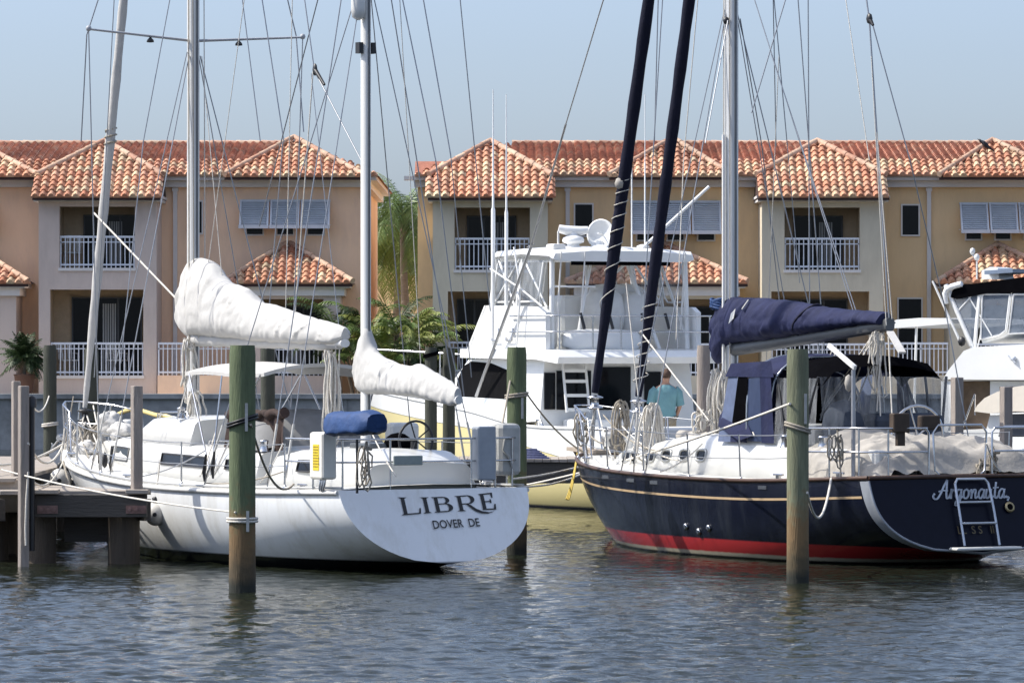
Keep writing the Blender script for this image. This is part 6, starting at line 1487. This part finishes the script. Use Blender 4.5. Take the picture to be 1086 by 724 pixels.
both([(1012,404),(1050,404),(1050,458),(1008,458)], 'cockpit_shade', M('brown_shade_paint', (.16,.11,.07), .7, var=.3), yac, -1.55)  # solid brown block paints the shadow inside the open cockpit
both([(1060,410),(1180,408),(1186,430),(1060,432)], 'cabin_window', glass, yac, -1.72)
tint = M('tinted_clear_plastic', (.20,.24,.30), .12, alpha=.62, var=.15, spec=.4)
# windscreen frames and panes
for (a,b,c_,d_) in ((1003,302,1033,371),(1040,308,1034,372),(1073,310,1068,352),(1040,354,1036,372),(1026,312,1052,356),(1016,330,1030,314)):
    for s_ in (1,-1): m = MB(); p0, p1 = yp(a,b), yp(c_,d_); m.tube([V((p0.x,s_*p0.y,p0.z)),V((p1.x,s_*p1.y,p1.z))], .05 if b == 302 else .028 if b == 308 else .016, 6); m.build('windscreen_frame', wht, yac)
for quad in ([(1008,314),(1038,310),(1033,368),(1028,366)],[(1042,312),(1071,312),(1067,350),(1060,356),(1040,360)],[(1075,312),(1110,312),(1110,352),(1070,354)]):
    for s_ in (1,-1): m = MB(); qs = [V((q.x,s_*q.y,q.z)) for q in [yp(a,b) for a,b in quad]]; m.poly(qs); ws = m.build('windscreen', tint, yac); m = MB(); m.tube(qs+[qs[0]], .022, 6, caps=False); m.build('windscreen_trim', wht, ws)
both([(1040,358),(1062,353),(1072,348),(1074,352),(1064,358),(1042,364)], 'coaming_rail', wht, yac, -1.7)
both([(1008,315),(1010,308),(1016,303),(1046,299),(1090,293),(1180,293),(1180,309),(1090,310),(1046,311),(1014,317)], 'bimini', black, yac, -1.8)
for s_ in (1,-1): m = MB(); ar = [yp(a,b,-1.82) for a,b in ((1003,322),(1002,312),(1004,307),(1009,304),(1020,301))]; m.tube([V((p.x,s_*p.y,p.z)) for p in ar], .06, 8); m.build('arch', wht, yac)
both([(1041,296),(1041,287),(1050,283),(1058,284),(1060,296)], 'radar_box', wht, yac, -.3)
both([(1044,287),(1074,285),(1074,289),(1044,291)], 'solar_panel', M('panel_blue', (.2,.25,.33), .3), yac, -.5)
m = MB(); p = yp(1036,296,0); m.tube([p,p+V((0,0,.42))],.02,6); m.ball(p+V((0,0,.44)),(.06,.06,.08),8); m.ball(p+V((-.1,0,.56)),(.06,.06,.08),8); m.tube([p+V((0,0,.4)),p+V((-.1,0,.5))],.02,6); m.build('deck_light', gel, yac)
m = MB(); p0, p1 = yp(989,298,-1.9), yp(1020,366,-1.9); m.tube([p0,p1],[.02,.03],6); m.build('aerial', whitemast, yac); m = MB(); p = yp(1020,362,-1.9); m.ball(p,(.09,.06,.1),8); m.build('aerial_mount', blackp, yac)
both([(944,344),(950,339),(975,337),(1008,338),(1010,343),(975,346),(948,348)], 'awning', wht, yac, -1.5)
for s_ in (-1.4,1.4): m = MB(); p0, p1 = yp(972,346,s_), yp(969,378,s_); m.tube([p0,V((p1.x,p1.y,1.3))],.03,6); m.build('awning_post', wht, yac)
m = MB(); p = yp(1075,380,-1.97); m.lathe([(.06,0),(.06,.02),(.02,.05)], p, 12, axis=(0,-1,0)); m.tube([p+V((-.1,-.03,.06)),p+V((.05,-.03,-.08))],.015,5); m.build('emblem', silver, yac)
both([(1090,395),(1094,393),(1130,393),(1130,395)], 'grab_rail', steel, yac, -1.96)

# ------------------------------------------------------------------ small cruiser in front of it
KF = Fr(8.6, 90.5, -125)
cru = thing('motorboat', 'small cruiser with a cream cabin top and tinted windows at the right edge', 'motorboat', (8.6,90.5,0), KF.rz)
YF_ = YF; KW = -1.15
def kp(px, py, ly=KW): q = KF.ly(px,py,ly); return V((q.x,q.y,q.z))
def kboth(pts, name, mt, par, y=KW): A = [kp(a,b,y) for a,b in pts]; B = [V((p.x,-p.y,p.z)) for p in A]; m = MB(); m.prism(A,B); return m.build(name, mt, par)
KH = Hull(7.0, [(0,1.2),(.4,1.35),(.75,1.0),(1,.05)], [(0,1.0),(.5,1.1),(1,1.4)], [(0,-.3),(1,-.3)], lambda v: 0, lambda v: 7-.8*(1-v), p=1.7, q=1.7)
KH.mesh().build('hull', wht, cru); KH.transom().build('transom', wht, cru); KH.deck_mesh().build('deck', wht, cru)
crm = M('cream_roof', (.82,.74,.62), .45, var=.06)
kboth([(1033,436),(1036,430),(1044,422),(1058,415),(1076,410),(1100,407),(1150,407),(1180,430),(1180,438),(1076,436),(1048,438)], 'cabin_top', crm, cru, -1.25)
kboth([(1042,470),(1050,440),(1066,440),(1056,470)], 'front_pillar', wht, cru, -1.1)
kboth([(1066,439),(1160,439),(1160,462),(1058,462)], 'window', M('tinted_window', (.05,.06,.08), .15), cru, -1.05)
kboth([(1040,463),(1165,463),(1165,486),(1030,486)], 'cabin', wht, cru, -1.12)
m = MB(); m.tube([kp(1020,455),kp(1034,418)],.02,6); m.tube([kp(1034,418),kp(1034,440)],.015,6); m.build('grab_rail', steel, cru)

# ------------------------------------------------------------------ mooring lines and loose gear
def rope(label, pts, r, mt, name='mooring_rope'):
    m = MB(); m.tube(pts, r, 6); o = m.build(name, mt); p = V(pts[0]); move_to(o, p); return tag(o, label, 'rope', 'mooring lines')
p1 = P(262,415,57.08); dk = LF.l2w(LH.deck(LH.t_at(1.0),1))
rope('drooping line from the thick green piling to the quarter of the white sailing boat', sag(P(266,450,57.08), dk+V((0,0,.08)), .33, 16), .016, roped)
rope('pale line from the finger dock across to the thick green piling', sag(P(2,498,65.0), P(250,543,57.1), .06, 14), .013, ropew)
rope('taut line from the right green piling past the dark blue bow to the dock', sag(P(838,428,59.36), P(548,516,82.0), .10, 14), .017, ropew)
rope('hanging loop of line at the quarter of the dark blue boat beside its piling', sag(P(856,522,59.4), AF.l2w(AH.deck(AH.t_at(.8),1))+V((0,-.03,.03)), .42, 16), .018, ropew)
rope('dark line from the middle piling down left over the white stern', sag(P(541,404,67.5), LF.l2w((.7,-1.3,1.2)), .05, 8), .016, roped)
rope('dark line from the middle piling down right to the dark blue bow', sag(P(555,412,67.55), AF.l2w((10.6,.1,1.3)), .12, 10), .014, roped)
rope('pale line from the white stern toward the main dock, upper of the pair', sag(LF.l2w((.3,-1.4,1.2)), P(640,486,82.0), .05, 8), .015, ropew)
rope('pale line from the white stern toward the main dock, lower of the pair', sag(LF.l2w((.2,-1.42,1.1)), P(632,494,81.9), .10, 8), .015, ropew)
bw = LF.l2w((10.9,.2,1.5))
rope('bow line of the white sailing boat drooping to the left dock post', sag(bw, P(30,470,64.15), .28, 12), .017, ropew)
rope('bow line of the white sailing boat running level to the far left', sag(bw, P(-20,492,66.0), .12, 12), .020, ropew)
rope('slack loop of line between the grey dock post and the white bow', sag(P(30,505,64.15), LF.l2w((9.9,.6,1.45)), .30, 12), .015, ropew)
rope('pale line from the slim dark piling down to the black pipe', sag(P(52,420,84.3), P(33,428,64.3), .18, 10), .013, ropew)
rope('coarse line hanging down the grey post into the water', [P(30,500,64.12),P(28,530,64.1),P(27,560,64.1),P(27.5,578,64.1)], .015, ropew)
rope('brown line draped over the gunwale in front of the white hull', sag(LF.l2w((8.6,1.3,1.3)), LF.l2w((6.9,1.76,.95)), .3, 12), .016, roped)
m = MB(); q = P(560,487,82.4); 
for k in range(6): m.tube([q+V((.30*math.cos(a)*(1-.12*k)*1.2,.25*math.sin(a)*(1-.12*k),.02+.03*k)) for a in [2*math.pi*j/20 for j in range(21)]],.022,5,caps=False)
o = m.build('rope_coil', M('blue_grey_rope', (.10,.11,.20), .85, var=.4, scale=20)); move_to(o, q); tag(o, 'flat blue grey coil of rope lying on the main dock', 'rope coil')

# curved frames of the bridge enclosure and rods in their holders
for sd in (1,-1):
    for (xa, xb) in ((3.5,4.35),(4.45,5.4)):
        m = MB(); pts = [V((xa,sd*1.47,4.56)),V((xa,sd*1.57,3.95)),V((xa+.12,sd*1.59,3.82)),V((xb-.12,sd*1.59,3.82)),V((xb,sd*1.57,3.95)),V((xb,sd*1.47,4.56))]; m.tube(pts,.018,6); m.build('curtain_frame', wht, spf)
for y in (1.35,.85,-1.3): m = MB(); m.tube([(3.2,y,3.3),(3.0,y,4.75)],[.022,.012],6); m.build('fishing_rod', whitemast, spf)
